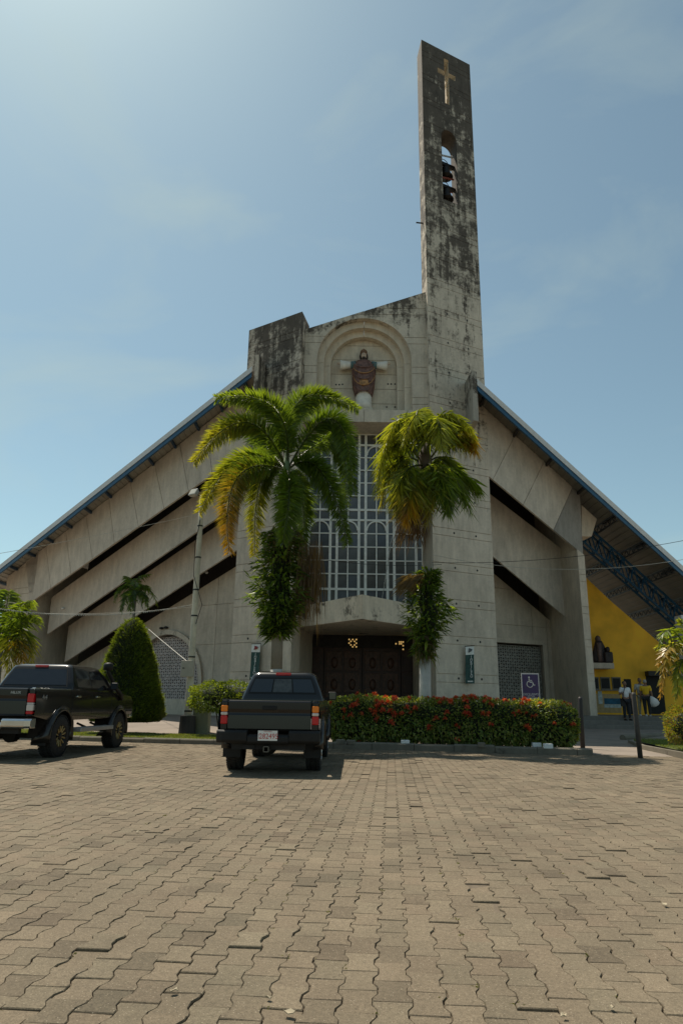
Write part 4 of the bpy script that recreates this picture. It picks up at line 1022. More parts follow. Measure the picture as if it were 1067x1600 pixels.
    for sg in (-1, 1):
        spans = p['sw']
        for (y0, y1, zt) in spans:
            vs = []; zz0, zz1 = zb + .06, zr - .13
            for z in (zz0, (zz0 + zz1) / 2, zz1):
                h_, a, b = at(z); k = (z - zz0) / (zz1 - zz0)
                for yv in (max(y0, a + .12), min(y1, b - .12 - 0 * k)): vs.append(Vector((sg * (h_ + .004), yv, z)))
            mb = MB(); fs = [(0, 1, 3, 2), (2, 3, 5, 4)]; mb.add(vs, fs); mb.add([v - Vector((sg * .02, 0, 0)) for v in vs], fs); mb.build('side_window', M_carglass, cab)
        # windscreen on the front
    vs = []
    for z in (zb + .07, zr - .12):
        h_, a, b = at(z); vs += [Vector((-h_ + .1, b + .004, z)), Vector((h_ - .1, b + .004, z))]
    mb = MB(); mb.add(vs, [(0, 1, 3, 2)]); mb.build('windscreen', M_carglass, cab)
    # doors: shut lines, handles, mirrors
    for sg in (-1, 1):
        for yv in p['dl']:
            mb = MB(); n_ = 6
            for i in range(n_):
                za, zc = zl + .08 + (zb - zl - .1) * i / n_, zl + .08 + (zb - zl - .1) * (i + 1) / n_; mb.bar(Vector((sg * (xf(za) + .0005), yv, za)), Vector((sg * (xf(zc) + .0005), yv, zc)), .008, .006, up=(1, 0, 0))
            mb.build('door_gap', M_under, T)
        for yv in p['dh']:
            mb = MB(); mb.box((sg * (xf(zb - .14)) - .012, yv - .09, zb - .155), (sg * (xf(zb - .14)) + .022 * 1, yv + .09, zb - .12)); mb.build('door_handle', p['hmat'], T, bevel=.008)
        mb = MB(); ym = yw - .55; mb.box((sg * (W + .03) - .04, ym, zb + .03), (sg * (W + .13) + .04 * sg, ym + .10, zb + .20)); mm = mb.build('wing_mirror', M_plast, T, bevel=.03)
        mb = MB(); a, b = sorted((sg * (W + .02), sg * (W + .15))); mb.box((a, ym - .006, zb + .05), (b, ym - .001, zb + .18)); mb.build('mirror_glass', M_carglass, mm)
        mb = MB(); mb.bar((sg * (W - .08), ym + .06, zb + .05), (sg * (W + .04), ym + .06, zb + .08), .05, .06); mb.build('mirror_arm', M_plast, mm)
        a, b = sorted((sg * (W - .30), sg * (W - .02))); mb = MB(); mb.box((a, L_ - .06, zh - .32), (b, L_ - .005, zh - .14)); mb.build('headlight', M_clear, T, bevel=.02)
    mb = MB(); mb.box((-W + .34, L_ - .04, zh - .36), (W - .34, L_ + .005, zh - .14)); mb.build('front_grille', M_plast, T, bevel=.02)
    mb = MB(); mb.box((-W + .02, L_ - .10, zl - .02), (W - .02, L_ + .08, zl + .20)); mb.build('front_bumper', p['bmat'], T, bevel=.03)
    return T, cab, bo
P_blk = paint('paint_black', (.007, .007, .008), .10); P_blk2 = paint('paint_black_brown', (.008, .0075, .0075), .10)
T1, cab1, body1 = truck('pickup_truck', (-1.14, 11.72, 0), R(-1.2), 'black pickup with red number plate parked in front of the hedge',
    dict(w=.845, zb=1.17, zl=.58, ya=1.12, yf=4.22, len=5.0, r=.375, paint=P_blk, zh=1.13, yc=1.98, yw=4.0, flare=.09, fl_out=.03, tw=.27, track=.0, rim=M_silver, spokes=6, rr=.60, flaps=True,
         lampw=.15, lz1=1.085, lamps=((.105, M_amber, 'tail_light'), (.055, M_clear, 'tail_light'), (.14, M_red, 'tail_light')), bump=(.50, .70), bmat=M_plast, plate='282495', px=.0,
         yct=2.10, ywt=3.35, zr=1.735, hxr=.63, rw=(1.33, 1.58), split=True, sw=((2.25, 2.55, 0), (2.62, 3.75, 0)), dl=(1.985, 2.6, 3.75), dh=(2.75,), hmat=M_plast))
T2, cab2, body2 = truck('pickup_truck', (-6.70, 13.62, 0), R(-4.0), 'black double-cab pickup with bronze spoked wheels and grey side step',
    dict(w=.90, zb=1.34, zl=.72, ya=1.22, yf=4.36, len=5.25, r=.41, paint=P_blk2, zh=1.30, yc=1.62, yw=4.15, flare=.11, fl_out=.045, tw=.30, track=.05, rim=M_bronze, spokes=12, rr=.56, flaps=True,
         fla=.06, lampw=.17, lz1=1.24, lamps=((.17, M_red, 'tail_light'), (.025, M_white, 'tail_light'), (.13, M_clear, 'tail_light'), (.06, M_red, 'tail_light')), bump=(.60, .78), bmat=M_chrome, badge='HILUX',
         yct=1.86, ywt=3.45, zr=1.90, hxr=.70, rw=(1.44, 1.78), split=False, sw=((1.95, 2.62, 0), (2.70, 3.72, 0)), dl=(1.64, 2.68, 3.80), dh=(1.95, 2.98), hmat=M_chrome, rail=M_chrome))
for sg in (-1, 1):
    mb = MB(); a, b = sorted((sg * .80, sg * 1.02)); mb.box((a, 1.85, .47), (b + .04 * (sg > 0), 3.65, .56)); stp = mb.build('side_step', mat('step_grey', (.36, .35, .34), .45, .4), T2, bevel=.015)
    for yv in (2.05, 2.75, 3.45): mb = MB(); mb.bar((sg * .55, yv, .62), (sg * .86, yv, .50), .05, .04); mb.build('step_bracket', M_under, stp)
# snorkel and decal on the right-hand side
mb = MB(); mb.tube([(.93, 4.35, 1.16), (.93, 4.2, 1.30), (.90, 4.0, 1.40), (.80, 3.62, 1.80), (.80, 3.60, 1.86)], [.045, .045, .045, .045, .045], 10); sn = mb.build('snorkel', M_plast, T2, smooth=True)
mb = MB(); mb.loft([[Vector((.80 + k * q[0], 3.60 + k * q[1], z)) for q in circ(1, 16)] for z, k in ((1.83, .05), (1.85, .11), (1.95, .12), (2.0, .10), (2.02, .04))]); recalc(mb.build('snorkel_head', M_plast, sn, smooth=True))
text_obj('decal', '4x4', .13, M_silver, body2, Matrix.Translation((.893, .40, 1.17)) @ Matrix.Rotation(pi / 2, 4, 'Z') @ Matrix.Rotation(pi / 2, 4, 'X'), .002)
# ================================================================== PLANTS
LM = leafmat('palm_leaf', .50, .36, .5); LMs = leafmat('shrub_leaf', .36, .42, .4)
M_trunk = concrete('palm_trunk', (.22, .20, .165), ((0, .40), (12, .44)), streak=.3); M_lime = concrete('limewashed_trunk', (.46, .44, .40), ((0, .40), (3, .38)), streak=.3)
M_bark = mat('bark', (.09, .07, .05), .9, var=.3, scale=8, bump=.5)
M_shaft = mat('crownshaft_green', (.13, .19, .08), .6, var=.25, scale=3)
M_core = mat('shade_core', (.012, .017, .006), .95, var=.3)  # near-black solid filler: shade inside the foliage put into the colour
def bez(P, t):
    P = [Vector(p) for p in P]
    while len(P) > 1: P = [P[i] * (1 - t) + P[i + 1] * t for i in range(len(P) - 1)]
    return P[0]
def lerp3(a, b, t): return tuple(a[i] + (b[i] - a[i]) * t for i in range(3))
def frond(par, ctrl, n, leaf_len, wd, c0, c1, rnd, plumose=True, droop=.35, stem=.025, fwd=.55, spread=1.0, hang=0.0, s0=.10):
    """one feather frond: rachis + leaflets in one mesh part"""
    mb = MB(); pts = [bez(ctrl, i / 10) for i in range(11)]
    mb.tube(pts, [stem * (1 - .85 * i / 10) + .003 for i in range(11)], 5, c=(.06, .075, .02))
    for i in range(n):
        s = s0 + (1 - s0) * (i + rnd.random()) / n; p = bez(ctrl, s); t = (bez(ctrl, min(1, s + .02)) - bez(ctrl, max(0, s - .02))).normalized()
        side = t.cross(Vector((0, 0, 1))); side = side.normalized() if side.length > .05 else Vector((1, 0, 0)); up = side.cross(t).normalized()
        if plumose: a = rnd.uniform(0, 2 * pi)
        else: a = rnd.choice((0, pi)) + rnd.gauss(.15, .25) * 1
        out = side * cos(a) + up * sin(a)
        if not plumose: out = side * (1 if cos(a) > 0 else -1) * cos(.3) + up * rnd.gauss(.25, .2)
        prof = (.55 + .45 * sin(pi * min(1, s * 1.15))) * (1.0 if s < .85 else 1 - (s - .85) * 2.5)
        ln = leaf_len * prof * rnd.uniform(.75, 1.1)
        d = (t * fwd + out * spread + Vector((0, 0, -hang))).normalized()
        if not plumose: d = (d + Vector((rnd.gauss(0, .32), rnd.gauss(0, .32), rnd.gauss(0, .28)))).normalized(); ln *= rnd.uniform(.6, 1.2)
        k = rnd.uniform(.65, 1.35); c = lerp3(c0, c1, min(1, max(0, s * 1.2 - .3 + rnd.gauss(0, .15)))); c = (c[0] * k, c[1] * k, c[2] * k)
        mb.leaf(p, d, t.cross(out) if plumose else up, ln, wd, c, droop)
    return mb.build('frond', LM, par)
GD, GM, GL, GY, OR, BR = (.048, .082, .014), (.088, .14, .020), (.15, .20, .028), (.27, .25, .035), (.36, .20, .028), (.15, .095, .045)
def palm_trunk(T, pts, rads, zlime):
    low = [p for p in pts if p.z <= zlime] ; k = len(low)
    mb = MB(); mb.tube(pts[k - 1:], rads[k - 1:], 14); mb.build('trunk', M_trunk, T, smooth=True)
    mb = MB(); mb.tube(low, [r_ * 1.03 for r_ in rads[:k]], 14); mb.build('limewash_band', M_lime, T, smooth=True)
# ---- left foxtail palm
rn = random.Random(11)
YL = 20.4
def LPX(x, y, dy=0.0): return onY(x, y, YL + dy)
def local(T, p): return Vector(p) - T.location
base = onY(431, 1140, YL); base.z = groundz(base.x, YL)
PT = empty('foxtail_palm', base, 'tall foxtail palm with bushy plumes behind the parked pickup', 'palm tree')
trk = [base, onY(432, 1085, YL), onY(432, 1046, YL), onY(434, 980, YL), onY(438, 900, YL), onY(443, 820, YL)]
palm_trunk(PT, [local(PT, p) for p in trk], [.19, .175, .17, .165, .15, .14], trk[2].z - base.z + .02)
mb = MB(); mb.tube([local(PT, p) for p in (onY(443, 822, YL), onY(445, 780, YL), onY(447, 735, YL), onY(449, 700, YL))], [.16, .17, .12, .05], 12); mb.build('crownshaft', M_shaft, PT, smooth=True)
cc = (448, 735)
FR = [  # (mid pixel, tip pixel, depth of mid, depth of tip, colour tip, n)
    ((430, 640), (338, 622), -.5, -1.0, GL, 1.0), ((470, 625), (560, 640), .3, .5, GL, 1.0), ((385, 660), (303, 722), -.9, -1.4, GY, 1.0),
    ((520, 655), (552, 770), -.5, -.9, GM, 1.0), ((375, 720), (312, 800), .6, .9, GY, 1.0), ((372, 745), (358, 862), -1.0, -1.5, OR, .9),
    ((452, 770), (442, 848), -1.6, -1.9, GM, .9), ((500, 735), (543, 850), -.4, -.6, GM, 1.0), ((408, 750), (398, 868), .8, 1.0, GY, .8),
    ((525, 690), (540, 790), 1.2, 1.8, GD, .8), ((448, 655), (500, 640), 1.6, 2.6, GL, .8), ((410, 690), (380, 650), 1.5, 2.4, GM, .8), ((470, 770), (475, 850), 1.0, 1.2, GD, .7)]
for (mp_, tp, d1, d2, ct, k) in FR:
    A = LPX(*cc); Bm = LPX(mp_[0], mp_[1], d1); Cm = LPX(tp[0], tp[1], d2)
    B1 = Bm * 2 - (A + Cm) * .5
    frond(PT, [local(PT, A), local(PT, B1), local(PT, Cm)], int(1150 * k), .66, .034, GM, ct, rn, True, .20, .035, .52, .90)
def fruit(T, p0, n, spread, ln, rnd, mat_):
    mb = MB()
    for i in range(n):
        a = rnd.uniform(0, 2 * pi); sp = rnd.random() ** .5 * spread; e = p0 + Vector((cos(a) * sp, sin(a) * sp, -ln * rnd.uniform(.5, 1)))
        mb.tube([p0, p0 * .5 + e * .5 + Vector((cos(a) * sp * .3, sin(a) * sp * .3, .05)), e], .008, 4, c=(.16, .12, .05))
        for j in range(9):
            q = p0 * (1 - (.35 + .07 * j)) + e * (.35 + .07 * j) + Vector((rnd.gauss(0, .03), rnd.gauss(0, .03), rnd.gauss(0, .02))); r_ = .022; k = rnd.uniform(.6, 1.3)
            mb.add([q + Vector(v) * r_ for v in ((1, 0, 0), (-1, 0, 0), (0, 1, 0), (0, -1, 0), (0, 0, 1), (0, 0, -1))], [(0, 2, 4), (2, 1, 4), (1, 3, 4), (3, 0, 4), (2, 0, 5), (1, 2, 5), (3, 1, 5), (0, 3, 5)], (.20 * k, .155 * k, .06 * k))
    mb.build('fruit_cluster', LMs, T)
fruit(PT, local(PT, LPX(428, 822, -.1)), 26, .45, 1.5, rn, 0); fruit(PT, local(PT, LPX(462, 822, -.1)), 26, .55, 1.5, rn, 0)
# ---- clumps of epiphytes on the trunks
def clump(T, name, rings, n, ln, wd, rnd, cols, up=.35, core=True):
    """rings: list of (centre, radius); leaves stand out from the surface between them"""
    mb = MB()
    for i in range(n):
        s = rnd.random() * (len(rings) - 1); k = int(s); f = s - k; (a, ra_), (b, rb) = rings[k], rings[k + 1]; c = a * (1 - f) + b * f; r_ = ra_ * (1 - f) + rb * f
        th = rnd.uniform(0, 2 * pi); o = Vector((cos(th), sin(th), rnd.gauss(up, .5))); p = c + Vector((cos(th), sin(th), 0)) * r_ * rnd.uniform(.35, 1.0) * (1 + .42 * sin(3 * th + s * 2.1) * sin(4 * s + th))
        kk = rnd.uniform(.55, 1.45); cl = rnd.choice(cols)
        mb.leaf(p, o + Vector((rnd.gauss(0, .35), rnd.gauss(0, .35), 0)), Vector((rnd.gauss(0, .4), rnd.gauss(0, .4), 1)), ln * rnd.uniform(.5, 1.6), wd * rnd.uniform(.6, 1.5), (cl[0] * kk, cl[1] * kk, cl[2] * kk), rnd.uniform(.1, .7))
    o = mb.build(name, LMs, T)
    if core:
        cm = MB(); cm.loft([[a + Vector((cos(t_) * r_ * .42, sin(t_) * r_ * .42, 0)) for t_ in [2 * pi * j / 10 for j in range(10)]] for a, r_ in rings]); cm.build('stems', M_core, T, smooth=True)  # solid filler rather than single stems, inner shade put into its colour
    return o
def PXR(x, y, Y, wpx): 
    p = onY(x, y, Y); return (p, abs(onY(x + wpx, y, Y).x - p.x))
E1 = empty('epiphyte_clump', onY(432, 1005, YL), 'dense green epiphyte growing round the foxtail palm trunk', 'plant')
rg = [(a - E1.location, r_) for a, r_ in (PXR(430, 995, YL, 9), PXR(433, 978, YL, 22), PXR(437, 952, YL, 35), PXR(436, 925, YL, 39), PXR(438, 895, YL, 35), PXR(440, 860, YL, 34), PXR(442, 832, YL, 26))]
clump(E1, 'foliage', rg, 3200, .25, .072, rn, [GD, GM, GM, (.05, .085, .014), GL])
mb = MB()                                              # brown hanging skirt of dead fronds
for i in range(420):
    x = rn.uniform(468, 505); y0 = rn.uniform(838, 900); p = LPX(x, y0, rn.uniform(-.3, .3)) - E1.location; L1 = rn.uniform(.8, 2.3); k = rn.uniform(.6, 1.4)
    mb.leaf(p, Vector((rn.gauss(-.05, .08), rn.gauss(0, .08), -1)), Vector((rn.gauss(0, 1), rn.gauss(0, 1), 0)), L1, .022, (BR[0] * k, BR[1] * k, BR[2] * k))
mb.build('dead_frond_skirt', LMs, E1)
# ---- right palm with drooping windblown fronds
YR = 19.7
base = onY(663, 1120, YR); base.z = groundz(base.x, YR)
PR = empty('drooping_palm', base, 'palm with yellow-green drooping windblown fronds above the red-flowered hedge', 'palm tree')
trk = [base, onY(664, 1090, YR), onY(664, 1030, YR), onY(666, 960, YR), onY(667, 900, YR), onY(668, 840, YR), onY(668, 780, YR)]
palm_trunk(PR, [local(PR, p) for p in trk], [.17, .16, .155, .15, .14, .14, .14], trk[2].z - base.z + .02)
mb = MB(); mb.tube([local(PR, p) for p in (onY(668, 785, YR), onY(667, 750, YR), onY(664, 715, YR), onY(662, 690, YR))], [.15, .22, .20, .08], 12); mb.build('crownshaft', M_bark, PR, smooth=True)
cc = (664, 728)
GLY = (.30, .31, .04)
FRR = [((630, 655), (600, 705), -.6, -.9, GLY), ((612, 690), (590, 770), -.3, -.5, GLY), ((655, 650), (630, 690), -.9, -1.4, GLY), ((690, 648), (742, 680), -.5, -.7, GLY), ((700, 660), (735, 700), .5, .8, GLY), ((680, 655), (690, 700), -1.0, -1.6, GLY),
       ((620, 720), (596, 790), .4, .5, GY), ((632, 740), (618, 800), -.9, -1.2, GY), ((645, 760), (636, 815), -1.1, -1.4, OR), ((715, 735), (748, 770), -.2, -.3, GM), ((700, 735), (735, 800), -.7, -1.0, GM), ((690, 745), (700, 800), -1.0, -1.3, GM),
       ((655, 770), (650, 830), .5, .6, BR), ((715, 675), (742, 705), -.1, -.1, OR), ((650, 650), (668, 645), 1.0, 1.6, GLY), ((700, 720), (725, 790), 1.0, 1.4, GM), ((630, 690), (610, 750), 1.2, 1.7, GL), ((676, 740), (668, 815), -.9, -1.1, GY)]
for (mp_, tp, d1, d2, ct) in FRR:
    A = onY(cc[0], cc[1], YR); Bm = onY(mp_[0], mp_[1], YR + d1); Cm = onY(tp[0], tp[1], YR + d2); B1 = Bm * 2 - (A + Cm) * .5
    frond(PR, [local(PR, A), local(PR, B1), local(PR, Cm)], 380, .76, .032, GL if ct is not BR else BR, ct, rn, False, .45, .03, .40, .7, .55, .22)
mb = MB()
for i in range(260):
    p = local(PR, onY(rn.uniform(625, 668), rn.uniform(775, 830), YR + rn.uniform(-.5, .4))); k = rn.uniform(.6, 1.4)
    mb.leaf(p, Vector((rn.gauss(-.25, .25), rn.gauss(0, .2), -1)), Vector((rn.gauss(0, 1), rn.gauss(0, 1), 0)), rn.uniform(.4, 1.0), .025, (.10 * k, .06 * k, .03 * k))
mb.build('dead_fronds', LMs, PR)
E2 = empty('epiphyte_clump', onY(665, 1040, YR), 'leafy epiphyte round the limewashed trunk of the drooping palm', 'plant')
rg = [(a - E2.location, r_) for a, r_ in (PXR(664, 1026, YR, 7), PXR(664, 1004, YR, 14), PXR(667, 982, YR, 28), PXR(671, 958, YR, 32), PXR(664, 935, YR, 28), PXR(668, 912, YR, 17), PXR(668, 892, YR, 12))]
clump(E2, 'foliage', rg, 2300, .21, .065, rn, [GD, GM, GM, GL, (.05, .085, .014)])
mb = MB()
for i in range(170):
    p = onY(rn.uniform(636, 668), rn.uniform(895, 912), YR - .2) - E2.location; k = rn.uniform(.7, 1.4); mb.leaf(p, Vector((-1 + rn.gauss(0, .3), rn.gauss(0, .3), rn.gauss(-.35, .3))), Vector((0, rn.gauss(0, 1), 1)), rn.uniform(.3, .6), .018, (.16 * k, .11 * k, .05 * k), .5)
for i in range(120):
    p = onY(rn.uniform(650, 680), rn.uniform(985, 1020), YR - .2) - E2.location; k = rn.uniform(.7, 1.4); mb.leaf(p, Vector((rn.gauss(0, .2), rn.gauss(0, .2), -1)), Vector((rn.gauss(0, 1), rn.gauss(0, 1), 0)), rn.uniform(.3, .7), .022, (.12 * k, .10 * k, .04 * k))
mb.build('dead_leaves', LMs, E2)
# ---- ixora hedge with red flower heads
def hedge_shape(u, v): return 0
HX0, HX1 = -.35, 6.05; HW = 1.0; HZ0, HZ1 = .19, 1.30
Hd = empty('hedge', (2.8, kerbY(2.8) + .65, .1), 'clipped green hedge dotted with red-orange flowers along the kerb', 'hedge')
def hp(s, a, k):
    """point on the hedge: s along, a angle over a rounded box, k depth"""
    X = HX0 + (HX1 - HX0) * s; e = 1 - max(0, abs(s - .5) * 2 - .93) / .07 * .45; n = 4.0
    cx_, cz_ = cos(a), sin(a); rr_ = (abs(cx_) ** n + abs(cz_) ** n) ** (-1 / n)
    bump = 1 + .06 * sin(X * 4.3 + a * 3) + .05 * sin(X * 9.1 - a * 5) + .05 * sin(X * 2.2) + .02 * sin(X * 23)
    return Vector((X, kerbY(X) + .65 + cx_ * rr_ * HW / 2 * k * e * bump, (HZ0 + HZ1) / 2 + cz_ * rr_ * (HZ1 - HZ0) / 2 * k * e * bump - .05 * s))
mb = MB(); rh = random.Random(21)
for i in range(21000):
    s = rh.random(); a = rh.uniform(0, 2 * pi); k = 1 - abs(rh.gauss(0, .13)); p = hp(s, a, k); c_ = hp(s, a, 0); o = (p - c_); o = o.normalized() if o.length > .01 else Vector((0, -1, 0))
    if s < .015: o += Vector((-1, 0, 0))
    if s > .985: o += Vector((1, 0, 0))
    kk = rh.uniform(.6, 1.4); cl = rh.choice((GM, (.10, .15, .025), (.14, .18, .035), (.19, .22, .05), (.23, .24, .06)))
    if p.z > 1.15 and rh.random() < .4: cl = (.22, .23, .05)  # some top leaves brighter and yellower: sunlight put into the leaf colour
    mb.leaf(p - Hd.location, o + Vector((rh.gauss(0, .6), rh.gauss(0, .6), rh.gauss(.2, .5))), o + Vector((0, 0, .5)), rh.uniform(.06, .115), .045, (cl[0] * kk, cl[1] * kk, cl[2] * kk), .2)
for s in (0.0, 1.0):
    for i in range(500):
        a = rh.uniform(0, 2 * pi); p = hp(s, a, rh.random() ** .5); kk = rh.uniform(.6, 1.4); mb.leaf(p - Hd.location, Vector(((-1 if s == 0 else 1), rh.gauss(0, .6), rh.gauss(.2, .5))), Vector((rh.gauss(0, 1), 0, 1)), .08, .038, (GM[0] * kk, GM[1] * kk, GM[2] * kk), .2)
mb.build('foliage', LMs, Hd)
cm = MB(); cm.loft([[hp(s, 2 * pi * j / 16, .80) - Hd.location for j in range(16)] for s in [i / 24 for i in range(25)]]); cm.build('shade_fill', M_core, Hd, smooth=True)  # closed dark core behind the leaves, hedge shade painted in
for i in range(46):
    X = HX0 + .15 + (HX1 - HX0 - .3) * i / 45 + rh.gauss(0, .04); Y = kerbY(X) + .65 + rh.uniform(-.25, .3); m_ = MB(); q = Vector((X, Y, groundz(X, Y) - .02)); m_.tube([q - Hd.location, q + Vector((rh.gauss(0, .05), rh.gauss(0, .05), .22)) - Hd.location, q + Vector((rh.gauss(0, .1), rh.gauss(0, .08), .45)) - Hd.location], [.018, .015, .011], 5); m_.build('stem', M_bark, Hd)
fl = []
for v in range(5):
    m_ = MB()
    for i in range(30):
        a = rh.uniform(0, 2 * pi); e = rh.uniform(-.2, 1.4); d = Vector((cos(a) * cos(e), sin(a) * cos(e), sin(e))); kk = rh.uniform(.7, 1.25); base_c = rh.choice(((.52, .085, .04), (.60, .16, .06), (.44, .05, .035)))
        p = d * .012; m_.leaf(p, d + Vector((rh.gauss(0, .5), rh.gauss(0, .5), rh.gauss(0, .5))), d.orthogonal(), .085, .034, tuple(min(.8, q * kk) for q in base_c), .1)
    fl.append(m_)
LF = leafmat('ixora_petal', .25, .5, .3); flme = []
for i in range(105):
    s = rh.random(); s = min(.99, max(.01, s)); a = rh.choice((rh.gauss(pi * .5 + .55, .38), rh.gauss(pi + .05, .5), rh.gauss(pi * .5 + .5, .5))); a = a  # front and top
    # clusters gather in drifts along the hedge
    if rh.random() > .25: s = min(.985, max(.03, rh.choice((.22, .27, .44, .5, .56, .62, .70, .80, .90, .12, .30)) + rh.gauss(0, .035)))
    if sin(a) < -.1 and rh.random() < .6: a = pi - .35
    p = hp(s, a, 1.02) - Hd.location
    if i < 5: o = fl[i].build('flower_head', LF, Hd); flme.append(o.data)
    else: o = bpy.data.objects.new('flower_head', rh.choice(flme)); col.objects.link(o); o.parent = Hd
    o.location = p; sc = rh.uniform(.7, 1.3); o.scale = (sc, sc, sc); o.rotation_euler = (rh.uniform(-.3, .9), rh.uniform(-.5, .5), rh.uniform(0, 6.28))
# whitewashed stones under the hedge
wh = [(633, 1161), (838, 1165), (856, 1167), (532, 1160), (548, 1161), (752, 1165)]
for i, (x, y) in enumerate(wh):
    p = onZ(x, y + 3, .13); mb = MB(); s_ = .11 if i < 5 else .09
    mb.box((-s_, -.07, 0), (s_, .07, .12)); o = mb.build('painted_stone', M_white if i in (0, 1, 2) else M_kerb, loc=p, bevel=.02); o.rotation_euler = (0, 0, rh.uniform(-.25, .25))
    tag(o, ['whitewashed stone block under the middle of the hedge', 'left one of the paired whitewashed stones under the right end of the hedge', 'right one of the paired whitewashed stones under the right end of the hedge', 'grey stone block under the hedge nearest the pickup', 'grey stone block second from the pickup under the hedge', 'small grey stone under the hedge left of the paired white stones'][i], 'stone', 'stones along the hedge foot')
# ---- clipped cone
YC = 22.6; cb_ = onY(195, 1124, YC); cb_.z = groundz(cb_.x, YC)
CN = empty('topiary_cone', cb_, 'tall clipped dark green cone-shaped conifer beside the left pickup', 'shrub')
zc0 = onY(203, 1128, YC).z - cb_.z; zc1 = onY(203, 967, YC).z - cb_.z; rc = 55 / 1108 * YC
def cone_r(f): return rc * (1 - .06 * (1 - min(1, f / .08)) ** 2 * 3) * (1 - f) ** .62 if f > .72 else rc * (1.0 - .60 * max(0, f - .04) / .68 * .93 - (.10 * (1 - f / .04) if f < .04 else 0))
def cone_r(f):
    pr_ = [(0, .86), (.05, .98), (.12, 1.0), (.3, .88), (.5, .70), (.7, .52), (.82, .40), (.9, .29), (.95, .20), (1, .02)]
    for (a, ra_), (b, rb) in zip(pr_[:-1], pr_[1:]):
        if a <= f <= b: return rc * (ra_ + (rb - ra_) * (f - a) / (b - a))
    return 0
mb = MB(); rk = random.Random(31)
for i in range(30000):
    f = 1 - sqrt(rk.random()) if rk.random() < .9 else rk.random(); th = rk.uniform(0, 2 * pi); lump = 1 + .05 * sin(th * 5 + f * 11) + .04 * sin(th * 9 - f * 23) + .02 * sin(th * 23 + f * 61); r_ = cone_r(f) * lump * (1 - abs(rk.gauss(0, .05)))
    p = Vector((cos(th) * r_, sin(th) * r_, zc0 + (zc1 - zc0) * f)); o = Vector((cos(th), sin(th), .55)); kk = rk.uniform(.5, 1.4); cl = rk.choice(((.05, .075, .012), (.08, .115, .017), (.115, .15, .022)))
    mb.leaf(p, o + Vector((rk.gauss(0, .4), rk.gauss(0, .4), rk.gauss(.2, .4))), o.orthogonal(), rk.uniform(.06, .17), .026, (cl[0] * kk, cl[1] * kk, cl[2] * kk), .1)
[mb.leaf(Vector((cos(t_) * cone_r(f_) * .97, sin(t_) * cone_r(f_) * .97, zc0 + (zc1 - zc0) * f_)), Vector((cos(t_), sin(t_), rk.uniform(.3, 1.6))), Vector((-sin(t_), cos(t_), 0)), rk.uniform(.14, .30), .03, (.10, .14, .02), .2) for t_, f_ in [(rk.uniform(0, 6.28), rk.uniform(.03, .97)) for _ in range(420)]]
mb.build('foliage', LMs, CN); cm = MB(); cm.loft([[Vector((cos(t_) * cone_r(f) * .93, sin(t_) * cone_r(f) * .93, zc0 + (zc1 - zc0) * f)) for t_ in [2 * pi * j / 20 for j in range(20)]] for f in [i / 16 for i in range(17)]]); cm.build('shade_fill', M_core, CN, smooth=True)
mb = MB(); mb.tube([Vector((0, 0, -.05)), Vector((.02, 0, .3)), Vector((0, 0, .8))], [.09, .07, .05], 8); mb.build('trunk', M_bark, CN)
# ---- rounded bushes
def bush(name, px, Y, rx, ry, rz, n, cols, label, ls=.07, stems=True, zbase=None):
    c = onY(px[0], px[1], Y); g = groundz(c.x, Y) if zbase is None else zbase; T = empty(name, (c.x, c.y, g), label, 'bush'); r = random.Random(int(px[0])); mb = MB(); off = Vector((0, 0, c.z - g))
    for i in range(n):
        d = Vector((r.gauss(0, 1), r.gauss(0, 1), r.gauss(0, 1))).normalized(); q = 4; k = (abs(d.x) ** q + abs(d.y) ** q + abs(d.z) ** q) ** (-1 / q); lump = 1 + .09 * sin(d.x * 9 + d.z * 6) + .06 * sin(d.y * 12 + d.x * 5)
        p = Vector((d.x * rx, d.y * ry, d.z * rz)) * (k * .55 + .45) * lump * (1 - abs(r.gauss(0, .12))) + off; kk = r.uniform(.6, 1.4); cl = r.choice(cols)
        mb.leaf(p, d + Vector((r.gauss(0, .5), r.gauss(0, .5), r.gauss(.2, .5))), d.orthogonal() + d, ls * r.uniform(.7, 1.3), ls * .5, (cl[0] * kk, cl[1] * kk, cl[2] * kk), .25)
    mb.build('foliage', LMs, T); cm = MB(); cm.loft([[Vector((cos(t_) * rx * .72 * sin(f), sin(t_) * ry * .72 * sin(f), -cos(f) * rz * .72)) + off for t_ in [2 * pi * j / 12 for j in range(12)]] for f in [.05 + (pi - .1) * i / 8 for i in range(9)]]); cm.build('shade_fill', M_core, T, smooth=True)
    if stems:
        for i in range(5): m_ = MB(); a = r.uniform(0, 6.28); m_.tube([Vector((.1 * cos(a), .1 * sin(a), -.03)), Vector((rx * .3 * cos(a), ry * .3 * sin(a), max(.15, c.z - g - rz * .5)))], [.025, .015], 6); m_.build('stem', M_bark, T)
    return T
BG = ((.12, .16, .025), (.15, .19, .03), (.09, .13, .02))
bush('rounded_bush', (352, 1089), 21.9, 1.05, .8, .46, 5200, BG, 'bright green rounded bush left of the parked pickup', .085)
bush('rounded_bush', (1072, 1134), 18.4, .50, .5, .47, 3600, ((.12, .15, .025), (.16, .17, .03), (.20, .13, .03)), 'small yellow-green ball bush at the right edge', .06, zbase=.08)
